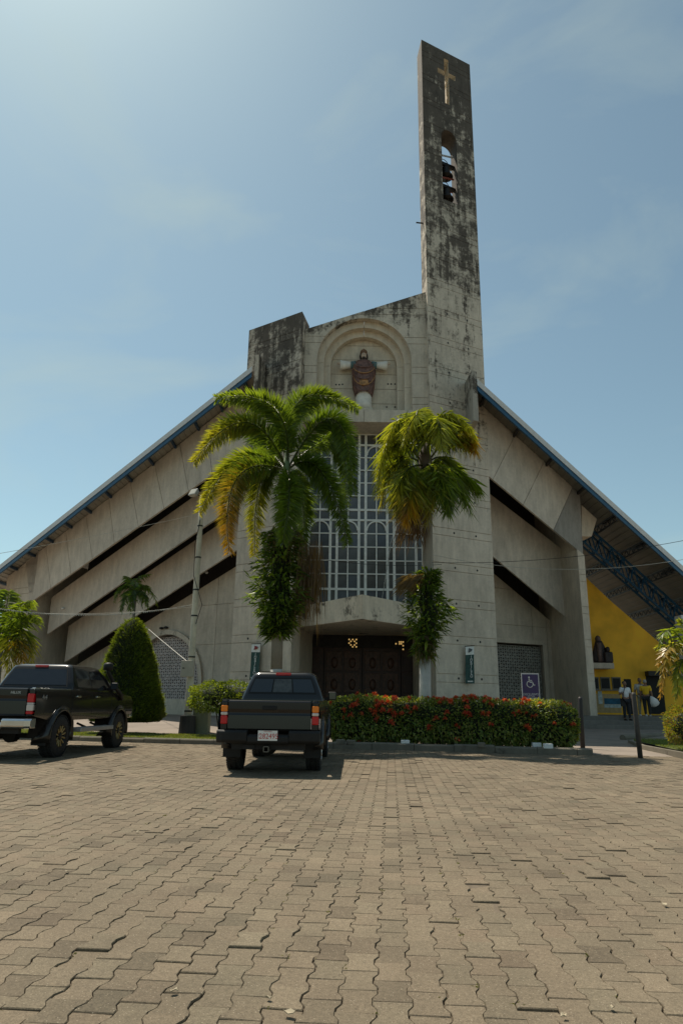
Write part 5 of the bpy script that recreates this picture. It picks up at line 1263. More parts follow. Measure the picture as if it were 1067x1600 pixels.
# ---- other palms
def small_palm(name, base, crown, fr, label, leaf, wd, n, trunk_r, Y, plum=False, hang=.35, droop=.5):
    T = empty(name, base, label, 'palm tree'); A = crown - base
    mb = MB(); mb.tube([Vector((0, 0, -.05)), A * .5 + Vector((.05, 0, 0)), A], [trunk_r * 1.2, trunk_r, trunk_r * .85], 10); mb.build('trunk', M_trunk, T, smooth=True)
    for (mp_, tp, d1, d2, c0, c1) in fr:
        Bm = onY(mp_[0], mp_[1], Y + d1) - base; Cm = onY(tp[0], tp[1], Y + d2) - base; B1 = Bm * 2 - (A + Cm) * .5
        frond(T, [A, B1, Cm], n, leaf, wd, c0, c1, rn, plum, droop, .018, .55, .8, hang, .15)
    return T
Ya = 31.0; cr2 = onY(212, 930, Ya); b2_ = Vector((cr2.x - .05, Ya, groundz(cr2.x, Ya)))
small_palm('small_palm', b2_, cr2, [((195, 915), (178, 940), -.3, -.5, GD, GM), ((200, 925), (190, 955), -.6, -.9, GD, GM), ((215, 905), (235, 897), .2, .3, GM, GL), ((228, 915), (246, 945), -.2, -.3, GM, GL), ((222, 925), (232, 952), -.7, -1.0, GD, GM), ((208, 925), (205, 957), -.9, -1.2, GD, GM), ((205, 908), (196, 900), .6, 1.0, GM, GM), ((218, 915), (222, 948), .6, .9, GD, GD)], 'small dark palm rising behind the clipped cone', .42, .045, 130, .07, Ya)
Yb = 23.0; cr3 = onY(2, 1005, Yb); b3_ = Vector((cr3.x, Yb, groundz(cr3.x, Yb)))
small_palm('feather_palm', b3_, cr3, [((25, 955), (52, 938), -.3, -.5, GM, GL), ((35, 965), (62, 968), -.5, -.8, GM, GL), ((12, 940), (15, 925), .3, .4, GM, GL), ((35, 985), (50, 1040), -.6, -.9, GM, GY), ((25, 995), (35, 1048), -.9, -1.3, GM, OR), ((15, 1000), (14, 1050), -1.1, -1.4, GD, GY), ((-20, 960), (-55, 950), 0, 0, GM, GL), ((-25, 985), (-50, 1040), -.3, -.5, GM, GY), ((-5, 945), (-20, 920), .5, .8, GM, GL)], 'feather palm with yellowing lower fronds at the left edge', .62, .032, 170, .12, Yb, hang=.3)
Yc_ = 20.0; cr4 = onY(1078, 1030, Yc_); b4_ = Vector((cr4.x, Yc_, .08))
small_palm('broad_leaf_palm', b4_, cr4, [((1050, 985), (1030, 1005), -.4, -.6, GL, GL), ((1055, 1005), (1027, 1040), -.7, -1.0, GL, OR), ((1045, 1020), (1033, 1088), -.9, -1.2, GM, OR), ((1062, 1040), (1058, 1092), -1.0, -1.3, GM, GLY), ((1070, 985), (1060, 968), .2, .3, GL, GLY), ((1095, 985), (1120, 975), 0, 0, GL, GL), ((1100, 1020), (1130, 1070), -.5, -.8, GM, GLY), ((1052, 1010), (1024, 1012), .3, .5, GL, GLY)], 'palm with broad orange-edged leaflets at the right edge', .42, .075, 90, .10, Yc_, hang=.25, droop=.35)
# ================================================================== STATUES, BELLS, SIGNS, STREET FURNITURE, WIRES, PEOPLE
def ell(c, rx, ry, n=16, ph=0.0, fold=0.0, k=9, seed=0.0):
    return [Vector((c[0] + rx * cos(a) * (1 + fold * sin(k * a + seed)), c[1] + ry * sin(a) * (1 + fold * sin(k * a + seed)), c[2])) for a in [2 * pi * i / n + ph for i in range(n)]]
def blob(name, c, r, material, par, n=12, m_=8, sq=1.0):
    mb = MB(); mb.loft([[Vector((c[0] + r[0] * sin(f) * cos(a), c[1] + r[1] * sin(f) * sin(a), c[2] - r[2] * cos(f))) for a in [2 * pi * i / n for i in range(n)]] for f in [.08 + (pi - .16) * j / m_ for j in range(m_ + 1)]]); return recalc(mb.build(name, material, par, smooth=True))
M_robe = mat('statue_white', (.74, .69, .61), .7, var=.15, scale=4); M_mantle = mat('statue_mantle', (.17, .085, .065), .55, var=.5, scale=6, bump=.3, bscale=14); M_gold = mat('statue_gold_trim', (.40, .20, .07), .5, var=.5, scale=9)
M_skin = mat('statue_skin', (.60, .45, .34), .6); M_hair = mat('statue_hair', (.028, .016, .010), .6, var=.3); M_teal = mat('statue_teal', (.09, .16, .16), .6, var=.2)
sx = NP.at(.75).hit(568, 600)[0]; SY = 28.35 + .72; zt = onY(568, 546, SY).z; Hs = zt - nfl - .30
St = empty('statue', (sx, SY, nfl + .30), 'statue of a crowned bearded man with outstretched arms in the arched niche', 'statue')
mb = MB(); mb.loft([ell((0, 0, z * Hs), rx, ry, 40, 0, fo, 20) for z, rx, ry, fo in ((0, .40, .30, .05), (.10, .37, .28, .06), (.25, .36, .27, .05), (.5, .38, .27, .02), (.70, .40, .25, 0), (.79, .26, .2, 0), (.82, .10, .1, 0))]); recalc(mb.build('robe', M_robe, St, smooth=True))
mb = MB(); mb.box((-.42, -.30, -.30), (.42, .26, .0)); mb.build('plinth', C_ring, St, bevel=.03)
mb = MB(); rings = []
for z, rx, ry in ((.27, .40, .34), (.34, .47, .36), (.48, .52, .36), (.60, .53, .34), (.70, .52, .31), (.77, .42, .25), (.805, .24, .19)):
    rg = []
    for i in range(48):
        a = 2 * pi * i / 48; drop = (.04 * (1 - abs(sin(a))) if sin(a) < 0 else 0) * Hs * (1 if z < .34 else 0); fo = 1 + .08 * sin(14 * a + z * 9) + .045 * sin(23 * a)
        rg.append(Vector((rx * cos(a) * fo, ry * sin(a) * fo, z * Hs + (drop * -1 if z < .34 else 0) + (.03 * abs(cos(a)) * -Hs if z < .34 else 0))))
    rings.append(rg)
mb.loft(rings, caps=False); mant = recalc(mb.build('mantle', M_mantle, St, smooth=True))
for j in range(5):       # draped folds across the front
    mb = MB(); pts = []
    for i in range(13):
        u = -1 + i / 6; z = (.74 - .075 * j) * Hs - (1 - u * u) * Hs * (.10 + .022 * j); a = -pi / 2 + u * (.95 - .05 * j); pts.append(Vector(((.57) * sin(u * 1.15) * .95, -(.385) * cos(u * 1.05) - .012, z)))
    mb.tube(pts, [.012 + .022 * (1 - abs(-1 + i / 6)) for i in range(13)], 6); mb.build('fold', M_mantle if j % 2 == 0 else M_gold, mant, smooth=True)
blob('gold_panel', (0, -.335, .40 * Hs), (.22, .06, .20), M_gold, mant)
for sg in (-1, 1):
    ring = lambda x, z, hy, hz: [Vector((sg * x, hy * cos(a), z + hz * sin(a))) for a in [2 * pi * i / 12 for i in range(12)]]
    mb = MB(); mb.loft([ring(.38, .735 * Hs, .17, .20), ring(.50, .735 * Hs, .17, .19), ring(.60, .735 * Hs, .15, .18)]); recalc(mb.build('shoulder', M_teal, St, smooth=True))
    mb = MB(); mb.loft([ring(.58, .735 * Hs, .13, .15), ring(.85, .732 * Hs, .15, .20), ring(1.08, .742 * Hs - .02, .16, .25), ring(1.11, .745 * Hs, .12, .21)]); recalc(mb.build('sleeve', M_robe, St, smooth=True))
    hd = MB(); hd.loft([ring(1.08, .755 * Hs, .045, .05), ring(1.16, .757 * Hs, .04, .055), ring(1.20, .757 * Hs, .03, .05)]); ho_ = recalc(hd.build('hand', M_skin, St, smooth=True))
    for f in range(5):
        fm = MB(); zz = .757 * Hs + (-.04 + .02 * f if f < 4 else .06); ln = (.08, .10, .105, .09, .06)[f]; fm.tube([Vector((sg * 1.18, -.01, zz)), Vector((sg * (1.18 + ln * .6), -.015, zz + .004)), Vector((sg * (1.18 + ln), -.03, zz))], [.012, .011, .008], 6); fm.build('finger', M_skin, ho_, smooth=True)
mb = MB(); mb.tube([(0, 0, .79 * Hs), (0, -.01, .86 * Hs)], [.10, .085], 12); mb.build('neck', M_skin, St, smooth=True)
hz = .885 * Hs
head = blob('head', (0, -.03, hz), (.135, .155, .19), M_skin, St, 16, 10)
blob('hair', (0, .06, hz + .0), (.16, .14, .20), M_hair, head, 14, 8)
for sg in (-1, 1):
    mb = MB(); mb.tube([(sg * .135, 0, hz + .08), (sg * .155, -.03, hz - .06), (sg * .14, -.06, hz - .26)], [.05, .055, .03], 8); mb.build('hair_lock', M_hair, head, smooth=True)
    blob('eye', (sg * .05, -.172, hz + .03), (.024, .012, .012), M_hair, head, 8, 5)
blob('beard', (0, -.10, hz - .15), (.085, .085, .10), M_hair, head, 12, 7); mb = MB(); mb.loft([[Vector((-.02, -.175, hz - .03)), Vector((.02, -.175, hz - .03)), Vector((.0, -.215, hz - .035))], [Vector((-.01, -.175, hz + .05)), Vector((.01, -.175, hz + .05)), Vector((0, -.185, hz + .05))]]); mb.build('nose', M_skin, head)
mb = MB(); mb.loft([ell((0, 0, hz + z), r_, r_ * .95, 20, 0, fo, 10) for z, r_, fo in ((.10, .165, 0), (.16, .17, .02), (.24, .165, .03), (.31, .12, .02), (.345, .04, 0))]); recalc(mb.build('crown', M_gold if False else mat('statue_crown', (.17, .085, .04), .5, var=.4, scale=9), St, smooth=True))
mb = MB(); mb.tube([(0, 0, hz + .33), (0, 0, hz + .40)], .018, 6); mb.build('crown_finial', MATS['statue_crown'], St)
# ---- statue on the porch shelf
M_dst = mat('dark_statue', (.030, .020, .018), .6, var=.5, scale=4); M_dst2 = mat('dark_statue_robe', (.14, .09, .075), .6, var=.4)
q = onY(940, 1037, 36.6); S2 = empty('statue', (q.x, 36.55, q.z + .01), 'dark cloaked statue standing on the shelf of the yellow wall', 'statue'); h2 = onY(938, 995, 36.6).z - q.z
mb = MB(); mb.loft([ell((-.02 - .1 * f, 0, f * h2), rx, .28 * (1 - .4 * f), 16, 0, .05, 6) for f, rx in ((0, .52), (.15, .50), (.35, .44), (.55, .33), (.75, .22), (.83, .16))]); recalc(mb.build('cloak', M_dst, S2, smooth=True))
blob('head', (-.12, -.05, h2 * .90), (.12, .12, .16), M_dst2, S2); blob('hood', (-.12, .02, h2 * .90), (.15, .13, .19), M_dst, S2)
mb = MB(); mb.loft([ell((-.17, -.22, f * h2), .12, .10, 10, 0, .05, 5) for f in (.05, .4, .75)]); mb.build('robe_front', M_dst2, S2, smooth=True)
mb = MB(); mb.box((.02, -.42, 0), (.46, -.1, h2 * .42)); mb.build('kneeling_figure', M_dst, S2, bevel=.09, bseg=3); blob('small_head', (.24, -.26, h2 * .5), (.12, .12, .15), M_dst, S2)
# ---- bells in the tower
M_bell = mat('bell_bronze', (.022, .018, .014), .45, .6, var=.3); M_rail = mat('bell_beam_red', (.25, .06, .04), .6); M_wst = mat('bell_beam_grey', (.42, .42, .40), .5)
for i, (x, y, lab) in enumerate(((696, 268, 'upper dark bronze bell hanging in the tower opening'), (697, 303, 'lower dark bronze bell hanging in the tower opening'))):
    t_, z_ = RP.at(.5).hit(x, y); p = RP.pt(t_, z_, .5); B_ = empty('bell', p, lab, 'bell', 'bells in the tower')
    mb = MB(); mb.loft([[Vector((r_ * cos(a), r_ * sin(a), z)) for a in [2 * pi * j / 20 for j in range(20)]] for z, r_ in ((-.36, .37), (-.32, .35), (-.2, .28), (0, .22), (.18, .20), (.27, .16), (.30, .05))]); recalc(mb.build('bell_body', M_bell, B_, smooth=True))
    mb = MB(); d = RP.d; mb.bar(-d * .75 + Vector((0, 0, .42)), d * .75 + Vector((0, 0, .42)), .14, .16); mb.build('yoke', M_bell, B_)
    mb = MB(); mb.tube([RP.d * .0 + Vector((0, 0, -.3)), Vector((.05, 0, -.58))], [.02, .05], 6); mb.build('clapper', M_bell, B_)
    mb = MB(); pts = [RP.e * .30 + d * (.32 * cos(a)) + Vector((0, 0, .62 + .42 * sin(a))) for a in [2 * pi * k / 20 for k in range(21)]]; mb.tube(pts, .018, 5); mb.build('bell_wheel', M_bell, B_)
    mb = MB(); mb.bar(-d * ho * .98 + Vector((0, 0, .78)) - RP.e * .1, d * ho * .98 + Vector((0, 0, .98)) - RP.e * .1, .06, .07); mb.bar(-d * ho * .98 + Vector((0, 0, .52)) + RP.e * .2, d * ho * .98 + Vector((0, 0, .44)) + RP.e * .2, .06, .08); mb.build('support_beam', M_wst if not i else M_rail, B_)
t_, z_ = RP.hit(662, 337); mb = MB(); pp = RP.pt(0, z_, .5); mb.bar(pp, pp + Vector((-.35, -.05, 0)), .05, .05); mb.build('bracket', M_dark, church).matrix_parent_inverse = church_inv
# ---- small wall fittings
for nm, pl, px in (('wall_lamp', LP.at(1.3), (100, 951)), ('wall_lamp', RP.at(3.0), (873, 961)), ('wall_lamp', RP.at(3.2), (868, 971)), ('wall_lamp', LP.at(3.6), (324, 895))):
    t_, z_ = pl.hit(*px); c_ = pl.pt(t_, z_, -.08); o = blob(nm, c_, (.09, .07, .07), M_white, church, 8, 6); o.matrix_parent_inverse = church_inv
for px in ((254, 982), (261, 981)):
    t_, z_ = l4.hit(*px); c_ = l4.pt(t_, z_, -.12); o = blob('wall_fitting', c_, (.13, .08, .07), M_dark, church, 8, 6); o.matrix_parent_inverse = church_inv
# ---- banners
M_bang = mat('banner_green', (.028, .072, .062), .8, var=.2); M_ban = mat('banner_white', (.74, .74, .70), .8, var=.08); M_logo = mat('banner_logo', (.30, .05, .05), .7); M_logog = mat('banner_logo_grey', (.12, .13, .13), .7)
def banner(pl, quad, label, logo):
    """quad: pixel corners tl, tr, br, bl on plane pl"""
    tl, tr, br, bl = [pl.pt(*pl.hit(*q)) for q in quad]; o = (tl + tr + br + bl) / 4; T = empty('banner', o, label, 'banner', 'hanging banners on the church')
    n_ = -pl.e; P = lambda u, v, d=0.0: (tl * (1 - u) + tr * u) * (1 - v) + (bl * (1 - u) + br * u) * v + n_ * (d + .03 * sin(v * 7 + u * 2) * .6) - o
    def strip(nm, u0, u1, v0, v1, d, m_):
        mb = MB(); rings = []
        for i in range(9):
            v = v0 + (v1 - v0) * i / 8; rings.append([P(u0, v, d), P(u1, v, d), P(u1, v, d - .008), P(u0, v, d - .008)])
        mb.loft(rings); return recalc(mb.build(nm, m_, T))
    strip('banner_cloth', 0, 1, .22, 1, 0, M_bang); strip('banner_head', 0, 1, 0, .235, .004, M_ban)
    ux = (tr - tl).normalized(); uz = (tl - bl).normalized(); uy = ux.cross(uz)
    B3 = Matrix((( ux.x, uz.x, uy.x, 0), (ux.y, uz.y, uy.y, 0), (ux.z, uz.z, uy.z, 0), (0, 0, 0, 1)))
    wd = (tr - tl).length
    for i, ch in enumerate('JUBILEO'):
        c_ = P(.64 if logo else .52, .30 + .085 * i, .035); text_obj('letter', ch, wd * .42, M_ban, T, Matrix.Translation(c_) @ B3, .002)
    mb = MB(); [mb.bar(P(.2 + .1 * k, .945, .035), P(.27 + .1 * k, .945, .035), .05, .01, up=n_) for k in range(6)]; mb.build('small_lettering', M_ban, T)
    for k in range(4):
        mb = MB(); a = [P(.35 + .1 * k, .17 - .01 * k, .035), P(.42 + .09 * k, .11, .035), P(.40 + .1 * k, .06 + .008 * k, .035)]; mb.tube(a, .022, 5); mb.build('emblem_figure', M_logo if not logo else M_logog, T)
    mb = MB(); mb.bar(P(-.06, 0, 0), P(1.06, 0, 0), .03, .03); mb.build('rod', M_dark, T)
banner(RP.at(-.18), ((727, 1010), (740, 1009), (741, 1068), (727, 1068)), 'dark green vertical banner with white letters on the tower pier', True)
banner(LP.at(-.18), ((394, 1006), (407, 1006), (404, 1062), (390, 1062)), 'slanting green banner with white letters left of the door', False)
# ---- parking sign for disabled drivers
M_pur = mat('sign_purple', (.040, .018, .085), .5, var=.1); M_swh = mat('sign_white', (.55, .52, .52), .5)
Ys = 19.75; a = onY(815.5, 1091.5, Ys); b = onY(841, 1052.5, Ys); SG = empty('parking_sign', ((a.x + b.x) / 2, Ys, groundz(a.x, Ys)), 'purple sign with white wheelchair symbol behind the hedge', 'sign')
W2 = (b.x - a.x) / 2; zc = (a.z + b.z) / 2 - SG.location.z; H2 = (b.z - a.z) / 2
mb = MB(); mb.box((-W2, -.01, zc - H2), (W2, .01, zc + H2)); pan = mb.build('sign_panel', M_swh, SG, bevel=.005); mb = MB(); mb.box((-W2 + .025, -.014, zc - H2 + .025), (W2 - .025, -.0102, zc + H2 - .025)); mb.build('sign_face', M_pur, SG)
mb = MB(); mb.tube([(0, .04, -.1), (0, .04, zc + H2 * .9)], .03, 8); mb.build('post', M_dark, SG)
s_ = H2 / .36; ZC = zc + .10 * s_
def sbar(p, q, w_): mb = MB(); mb.bar(Vector((p[0] * s_, -.019, ZC + p[1] * s_)), Vector((q[0] * s_, -.019, ZC + q[1] * s_)), w_ * s_, .006, up=(0, 1, 0)); mb.build('symbol', M_swh, SG)
mb = MB(); pts = [Vector((-.02 * s_ + .088 * s_ * cos(t), -.019, ZC + (-.05 + .088 * sin(t)) * s_)) for t in [R(100) + R(255) * i / 16 for i in range(17)]]; mb.tube(pts, .013 * s_, 6); mb.build('symbol', M_swh, SG)
blob('symbol', (-.035 * s_, -.019, ZC + .145 * s_), (.028 * s_, .006, .028 * s_), M_swh, SG, 10, 6)
for p, q, w_ in (((-.035, .11), (-.03, .01), .034), ((-.03, .01), (.06, .01), .032), ((.055, .012), (.10, -.085), .03), ((.10, -.085), (.135, -.07), .022), ((-.03, .06), (.05, .055), .022)): sbar(p, q, w_)
RX = Matrix.Rotation(pi / 2, 4, 'X'); text_obj('lettering', 'EXCLUSIVO', .088 * s_, M_swh, SG, Matrix.Translation((0, -.0155, zc - H2 + .12 * s_)) @ RX, .002); text_obj('lettering', 'LEY 7600', .055 * s_, M_swh, SG, Matrix.Translation((0, -.0155, zc - H2 + .062 * s_)) @ RX, .002)
# ---- light pole with floodlights, meter box and guards
Yp = 23.2; pb = onY(292, 1148, Yp); pb.z = groundz(pb.x, Yp); pt_ = onY(316, 775, Yp)
PO = empty('light_pole', pb, 'leaning concrete light pole with floodlights and a meter box', 'light pole'); top = pt_ - pb
M_pole = concrete('pole_concrete', (.56, .51, .40), ((0, .30), (10, .30)), streak=.4); M_fl = mat('floodlight_grey', (.40, .39, .36), .5, var=.1); M_cable = mat('cable_black', (.012, .012, .012), .7); M_cablew = mat('cable_white', (.45, .43, .38), .6)
mb = MB(); mb.tube([top * (i / 8) for i in range(9)], [.125 - .045 * i / 8 for i in range(9)], 14); mb.build('shaft', M_pole, PO, smooth=True)
mb = MB(); mb.tube([Vector((0, 0, 0)), top * .07], [.28, .25], 12); mb.build('base_guard', M_dark, PO)
for f in (.085, .30, .47, .58, .72, .86): mb = MB(); mb.tube([top * f, top * (f + .006)], .135 - .045 * f, 14); mb.build('band', M_cable if f < .2 else M_dark, PO)
def flood(px, tilt, rz):
    p = onY(px[0], px[1], Yp - .15) - pb; M4 = Matrix.Translation(p) @ Matrix.Rotation(rz, 4, 'Z') @ Matrix.Rotation(tilt, 4, 'X')
    mb = MB(); mb.loft([[M4 @ Vector((x, y, z)) for x, z in ((-.17, -.14), (.17, -.14), (.17, .14), (-.17, .14))] for y in (-.06,)] + [[M4 @ Vector((x * .8, .10, z * .75)) for x, z in ((-.17, -.14), (.17, -.14), (.17, .14), (-.17, .14))]]); o = recalc(mb.build('floodlight', M_fl, PO, bevel=.015))
    mb = MB(); mb.add([M4 @ Vector((x, -.065, z)) for x, z in ((-.14, -.11), (.14, -.11), (.14, .11), (-.14, .11))], [(0, 1, 2, 3)]); mb.build('lens', mat('floodlight_lens', (.45, .43, .36), .2), o)
    mb = MB(); mb.bar(p, top * .995, .03, .03); mb.build('bracket', M_dark, o)
flood((303, 770), -.5, -.6); flood((328, 772), -.4, .5)
bx_ = onY(293.5, 1045, Yp - .2) - pb; mb = MB(); mb.box((bx_.x - .21, bx_.y - .06, bx_.z - .26), (bx_.x + .21, bx_.y + .06, bx_.z + .26)); mbx = mb.build('meter_box', mat('meter_box_grey', (.40, .35, .28), .5, var=.08), PO, bevel=.012)
mb = MB(); mb.box((bx_.x - .16, bx_.y - .066, bx_.z + .0), (bx_.x - .09, bx_.y - .0605, bx_.z + .035)); mb.build('latch', M_dark, mbx)
mb = MB(); mb.tube([onY(*q, Yp - .1) - pb for q in ((313, 812), (305, 850), (303, 900), (316, 945), (306, 975))], .012, 5); mb.build('loose_cable', M_cable, PO)
p = onY(314, 1146, 23.6); mb = MB(); mb.loft([[Vector((sx_ * w_, sy_ * .25, z)) for sx_, sy_ in ((-1, -1), (1, -1), (1, 1), (-1, 1))] for z, w_ in ((-.05, .26), (1.3, .25), (1.34, .22))]); o = mb.build('concrete_pillar', concrete('mossy_concrete', (.17, .18, .12), ((0, .36), (3, .36)), dark=(.03, .04, .018)), loc=(p.x, p.y, groundz(p.x, p.y)), bevel=.02); tag(o, 'short mossy concrete pillar behind the light pole', 'pillar')
p = onY(288, 1146, 23.35); mb = MB(); mb.box((-.08, -.1, 0), (.08, .1, .36)); o = mb.build('wooden_box', mat('brown_wood', (.16, .07, .03), .8, var=.3), loc=(p.x - .05, p.y, groundz(p.x, p.y)), bevel=.01); tag(o, 'small brown wooden box at the foot of the light pole', 'box')
mb = MB(); mb.box((-.04, -.04, .02), (.04, .04, .34)); 
# ---- posts by the path
def post(b0, t0, r, label, m_):
    a = onZ(b0[0], b0[1], .02); tp = onY(t0[0], t0[1], a.y); d = tp - a; mb = MB(); mb.tube([Vector((0, 0, -.1)), d * .5, d * .96, d], [r, r * .97, r * .95, r * .7], 12); tag(mb.build('bollard', m_, loc=a, smooth=True), label, 'bollard', 'posts at the path entrance')
post((910, 1170), (906, 1089), .065, 'dark slim post at the right end of the hedge', M_dark); post((1000, 1183), (989, 1082), .058, 'grey leaning post standing alone in the path on the right', mat('post_grey', (.045, .04, .035), .7, var=.2))
# ---- wires
def wire(pa, pb_, sag, r, m_, label, n=24, lights=False):
    pts = [pa * (1 - i / n) + pb_ * (i / n) + Vector((0, 0, -sag * 4 * (i / n) * (1 - i / n))) for i in range(n + 1)]
    o = pts[0]; mb = MB(); mb.tube([q - o for q in pts], r, 5)
    ob = mb.build('cable', m_, loc=o); tag(ob, label, 'cable')
    if lights:
        lm = MB()
        for i in range(2, n * 4):
            f = i / (n * 4); q = pa * (1 - f) + pb_ * f + Vector((rn.gauss(0, .01), 0, -sag * 4 * f * (1 - f) - .02)) - o; lm.box(q - Vector((.012, .012, .02)), q + Vector((.012, .012, .02)))
        tag(lm.build('fairy_lights', M_cablew, ob), kind='stuff')
PX = lambda x, y, Y: onY(x, y, Y)
wire(PX(312, 803, Yp), PX(-30, 870, 24.5), .05, .008, M_cablew, 'thin cable from the upper pole sloping down to the left edge')
wire(PX(304, 944, Yp), PX(-40, 944, 22.0), .35, .007, M_cablew, 'string of fairy lights from mid-pole to the left edge', lights=True)
wire(PX(303, 948, Yp), PX(60, 958, 22.5), .10, .007, M_cablew, 'pale cable just above the fairy lights left of the pole')
wire(PX(213, 966, 31), PX(292, 1033, Yp), .02, .012, M_cablew, 'white guy wire slanting down to the meter box')
wire(PX(672, 879, 26), PX(1100, 838, 24), .30, .010, M_cable, 'dark cable crossing the tower pier to the right edge')
wire(PX(672, 866, 26), PX(1100, 868, 24), .55, .009, M_cablew, 'pale lower cable crossing the right wing', lights=False)
wire(PX(470, 868, 27), PX(690, 882, 26), .18, .009, M_cable, 'dark cable passing in front of the tall window')
wire(PX(612, 838, 29), PX(597, 935, 29), .0, .010, M_cablew, 'fairy light strand hanging down the tall window', lights=True)
# ---- litter on the paving
ml = mat('dry_leaf', (.36, .30, .20), .8, var=.2); rl = random.Random(2)
for (x, y) in ((452, 1583), (858, 1407), (1038, 1414), (105, 1362), (272, 1549), (880, 1588), (420, 1560), (215, 1300), (700, 1330), (955, 1575), (330, 1270), (790, 1252)):
    p = onZ(x, y, .012); m_ = MB(); ln = rl.uniform(.012, .030); pts = [Vector((ln * cos(a) * (1 if k % 2 else .55), ln * .45 * sin(a), .004 * (k % 3))) for k, a in enumerate([2 * pi * i / 8 for i in range(8)])]
    m_.loft([pts, [q + Vector((0, 0, .003)) for q in pts]]); o = m_.build('dry_leaf', ml, loc=p); o.rotation_euler = (0, 0, rl.uniform(0, 6.28)); tag(o, 'pale dry leaf fragment lying on the paving', 'leaf', 'dry leaves on the paving')
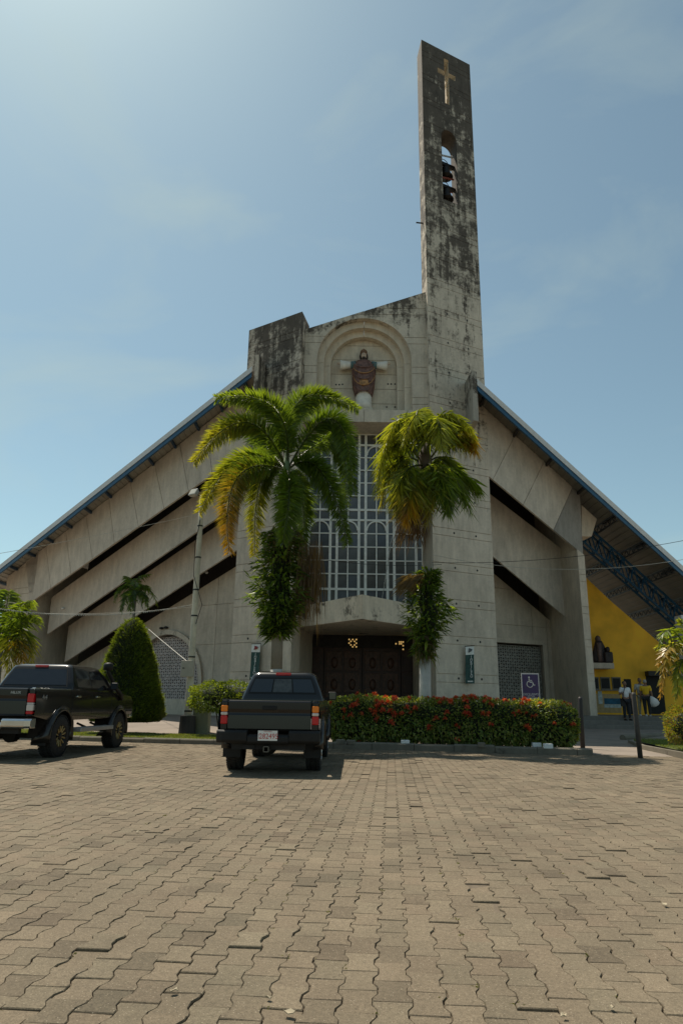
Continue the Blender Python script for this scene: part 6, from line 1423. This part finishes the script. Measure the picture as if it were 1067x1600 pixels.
# ---- people on the steps
def skin_mesh(name, nodes, edges, material, par, root, sub=1):
    me = bpy.data.meshes.new(name); me.from_pydata([n[:3] for n in nodes], edges, []); o = bpy.data.objects.new(name, me); col.objects.link(o); o.parent = par
    sk = o.modifiers.new('skin', 'SKIN'); sk.use_smooth_shade = True
    if not me.skin_vertices: 
        bm = bmesh.new(); bm.from_mesh(me); bm.verts.layers.skin.verify(); bm.to_mesh(me); bm.free()
    for i, v in enumerate(me.skin_vertices[0].data): v.radius = nodes[i][3] if isinstance(nodes[i][3], tuple) else (nodes[i][3], nodes[i][3]); v.use_root = (i == root)
    ss = o.modifiers.new('sub', 'SUBSURF'); ss.levels = sub; ss.render_levels = sub; me.materials.append(material); return o
def person(loc, rz, h, label, shirt, trousers, skinc, hairc, pose, shoes=None, stripes=False):
    T = empty('person', loc, label, 'person', rz=rz); k = h / 1.72; S = lambda a: tuple(q * k if not isinstance(q, tuple) else tuple(z * k for z in q) for q in a)
    Ms = mat('skin_' + label[:12], skinc, .55); Mt = mat('trousers_' + label[:12], trousers, .85, var=.15, scale=9, bump=.2); Mh = mat('shirt_' + label[:12], shirt, .85, var=.10, scale=9, bump=.2); Mr = mat('hair_' + label[:12], hairc, .7)
    lf, rf = pose['feet']; lh, le, rh_, re_ = pose['arms']
    nodes = [S(n) for n in [(0, 0, .95, (.15, .11)), (0, 0, 1.15, (.14, .10)), (0, -.01, 1.38, (.17, .11)), (0, 0, 1.47, (.07, .07)), (0, -.01, 1.55, (.055, .06)),
        (.09, 0, .88, .085), (lf[0] * .8 + .02, lf[1] * .5 - .02, .48, .065), (lf[0], lf[1], .09, .042), (lf[0], lf[1] - .14, .04, .04),
        (-.09, 0, .88, .085), (rf[0] * .8 - .02, rf[1] * .5 - .02, .48, .065), (rf[0], rf[1], .09, .042), (rf[0], rf[1] - .14, .04, .04),
        (.19, 0, 1.40, .065), le + (.048,), lh + (.032,), (-.19, 0, 1.40, .065), re_ + (.048,), rh_ + (.032,)]]
    ed = [(0, 1), (1, 2), (2, 3), (3, 4), (0, 5), (5, 6), (6, 7), (7, 8), (0, 9), (9, 10), (10, 11), (11, 12), (2, 13), (13, 14), (14, 15), (2, 16), (16, 17), (17, 18)]
    skin_mesh('body', nodes, ed, Ms, T, 0)
    g = 1.16
    def R_(i, f=g, ad=.012): r = nodes[i][3]; return tuple(q * f + ad for q in r) if isinstance(r, tuple) else r * f + ad
    sn_ = [nodes[i][:3] + (R_(i),) for i in (0, 1, 2, 13, 14, 16, 17)]; mid = lambda a, b, f: tuple(a[q] * (1 - f) + b[q] * f for q in range(3))
    sn_[4] = mid(nodes[13], nodes[14], .75) + (R_(14),); sn_[6] = mid(nodes[16], nodes[17], .75) + (R_(17),)
    skin_mesh('shirt', sn_, [(0, 1), (1, 2), (2, 3), (3, 4), (2, 5), (5, 6)], Mh, T, 0)
    tn = [nodes[i][:3] + (R_(i, 1.08, .014),) for i in (0, 5, 6, 7, 9, 10, 11)]; skin_mesh('trousers', tn, [(0, 1), (1, 2), (2, 3), (0, 4), (4, 5), (5, 6)], Mt, T, 0)
    hd_ = blob('head', S((0, -.02, 1.625)), S((.078, .095, .115)), Ms, T, 14, 10)
    blob('hair', S((0, .012, 1.655)), S((.086, .095, .098)), Mr, hd_, 12, 8); blob('nose', S((0, -.118, 1.61)), S((.014, .02, .024)), Ms, hd_, 6, 5)
    for sg in (-1, 1):
        blob('ear', S((sg * .08, -.01, 1.615)), S((.012, .022, .032)), Ms, hd_, 6, 5); blob('eye', S((sg * .03, -.107, 1.635)), S((.012, .008, .007)), Mr, hd_, 6, 4)
        hp_ = S(lh if sg > 0 else rh_); hm = blob('hand', (hp_[0], hp_[1], hp_[2] - .05 * k), S((.026, .038, .05)), Ms, T, 8, 6)
        for f in range(5):
            fm = MB(); y_ = (-.03 + .016 * f) * k if f < 4 else -.04 * k; ln = (.055, .07, .075, .06, .045)[f] * k; z_ = hp_[2] - (.085 if f < 4 else .04) * k; fm.tube([Vector((hp_[0], hp_[1] + y_, z_)), Vector((hp_[0] - sg * .006, hp_[1] + y_ - .006, z_ - ln * .6)), Vector((hp_[0] - sg * .016, hp_[1] + y_ - .01, z_ - ln))], [.0085 * k, .008 * k, .006 * k], 5); fm.build('finger', Ms, hm)
        ft = S(lf if sg > 0 else rf); mb = MB(); mb.loft([ell((ft[0], ft[1] - .06 * k, z * k), rx * k, ry * k, 12) for z, rx, ry in ((0.0, .048, .13), (.03, .05, .135), (.07, .04, .09), (.09, .035, .05))]); mb.build('shoe', Mr if shoes is None else mat('shoe_' + label[:10], shoes, .7), T, smooth=True)
    mb = MB()
    return T
def place(x, y, Y, z):
    p = onY(x, y, Y); return (p.x, Y, z)
HANG = dict(feet=((.10, -.02), (-.10, .03)), arms=((.27, -.06, .82), (.25, .0, 1.10), (-.27, -.06, .82), (-.25, .0, 1.10)))
SHLD = dict(feet=((.11, -.03), (-.11, .02)), arms=((.25, -.10, .84), (.25, .02, 1.10), (-.20, -.16, 1.22), (-.30, -.02, 1.14)))
STEP = dict(feet=((.10, -.18), (-.08, .22)), arms=((.26, -.16, .86), (.26, -.02, 1.10), (-.25, .10, .86), (-.25, .06, 1.10)))
person(place(979.5, 1120, 31.25, .563), .15, 1.66, 'person in white polo shirt and dark trousers standing on the steps', (.66, .66, .66), (.016, .017, .022), (.23, .12, .075), (.015, .012, .010), SHLD)
person(place(1004, 1118, 32.2, .743), -.2, 1.66, 'person in striped shirt and pale trousers at the top of the steps', (.42, .40, .36), (.34, .30, .22), (.20, .11, .07), (.03, .025, .02), STEP, (.6, .58, .55))
person(place(1012, 1118, 31.9, .743), 2.6, 1.58, 'person in yellow shirt and dark trousers carrying a white bag', (.70, .42, .015), (.02, .02, .022), (.21, .11, .07), (.30, .28, .26), HANG)
p = place(1020.5, 1095, 31.8, .0); q = onY(1020.5, 1096, 31.8); mb = MB(); mb.loft([ell((0, 0, z), rx, ry, 14, .3, .06, 5) for z, rx, ry in ((-.22, .12, .10), (-.16, .21, .15), (0, .20, .14), (.16, .11, .09), (.26, .03, .03))]); o = mb.build('bag', mat('white_cloth_bag', (.62, .60, .57), .8), loc=q, smooth=True); o.rotation_euler = (0, -.5, 0); tag(o, 'white cloth bag carried by the person in the yellow shirt', 'bag')
q = onY(973, 1098, 31.2); mb = MB(); mb.box((-.10, -.05, -.16), (.10, .05, .14)); mb.tube([(-.05, -.03, .14), (.06, -.10, .55), (.14, -.02, .72)], .018, 6); o = mb.build('shoulder_bag', M_cable, loc=q, bevel=.02); tag(o, 'black shoulder bag worn by the person in the white shirt', 'bag')
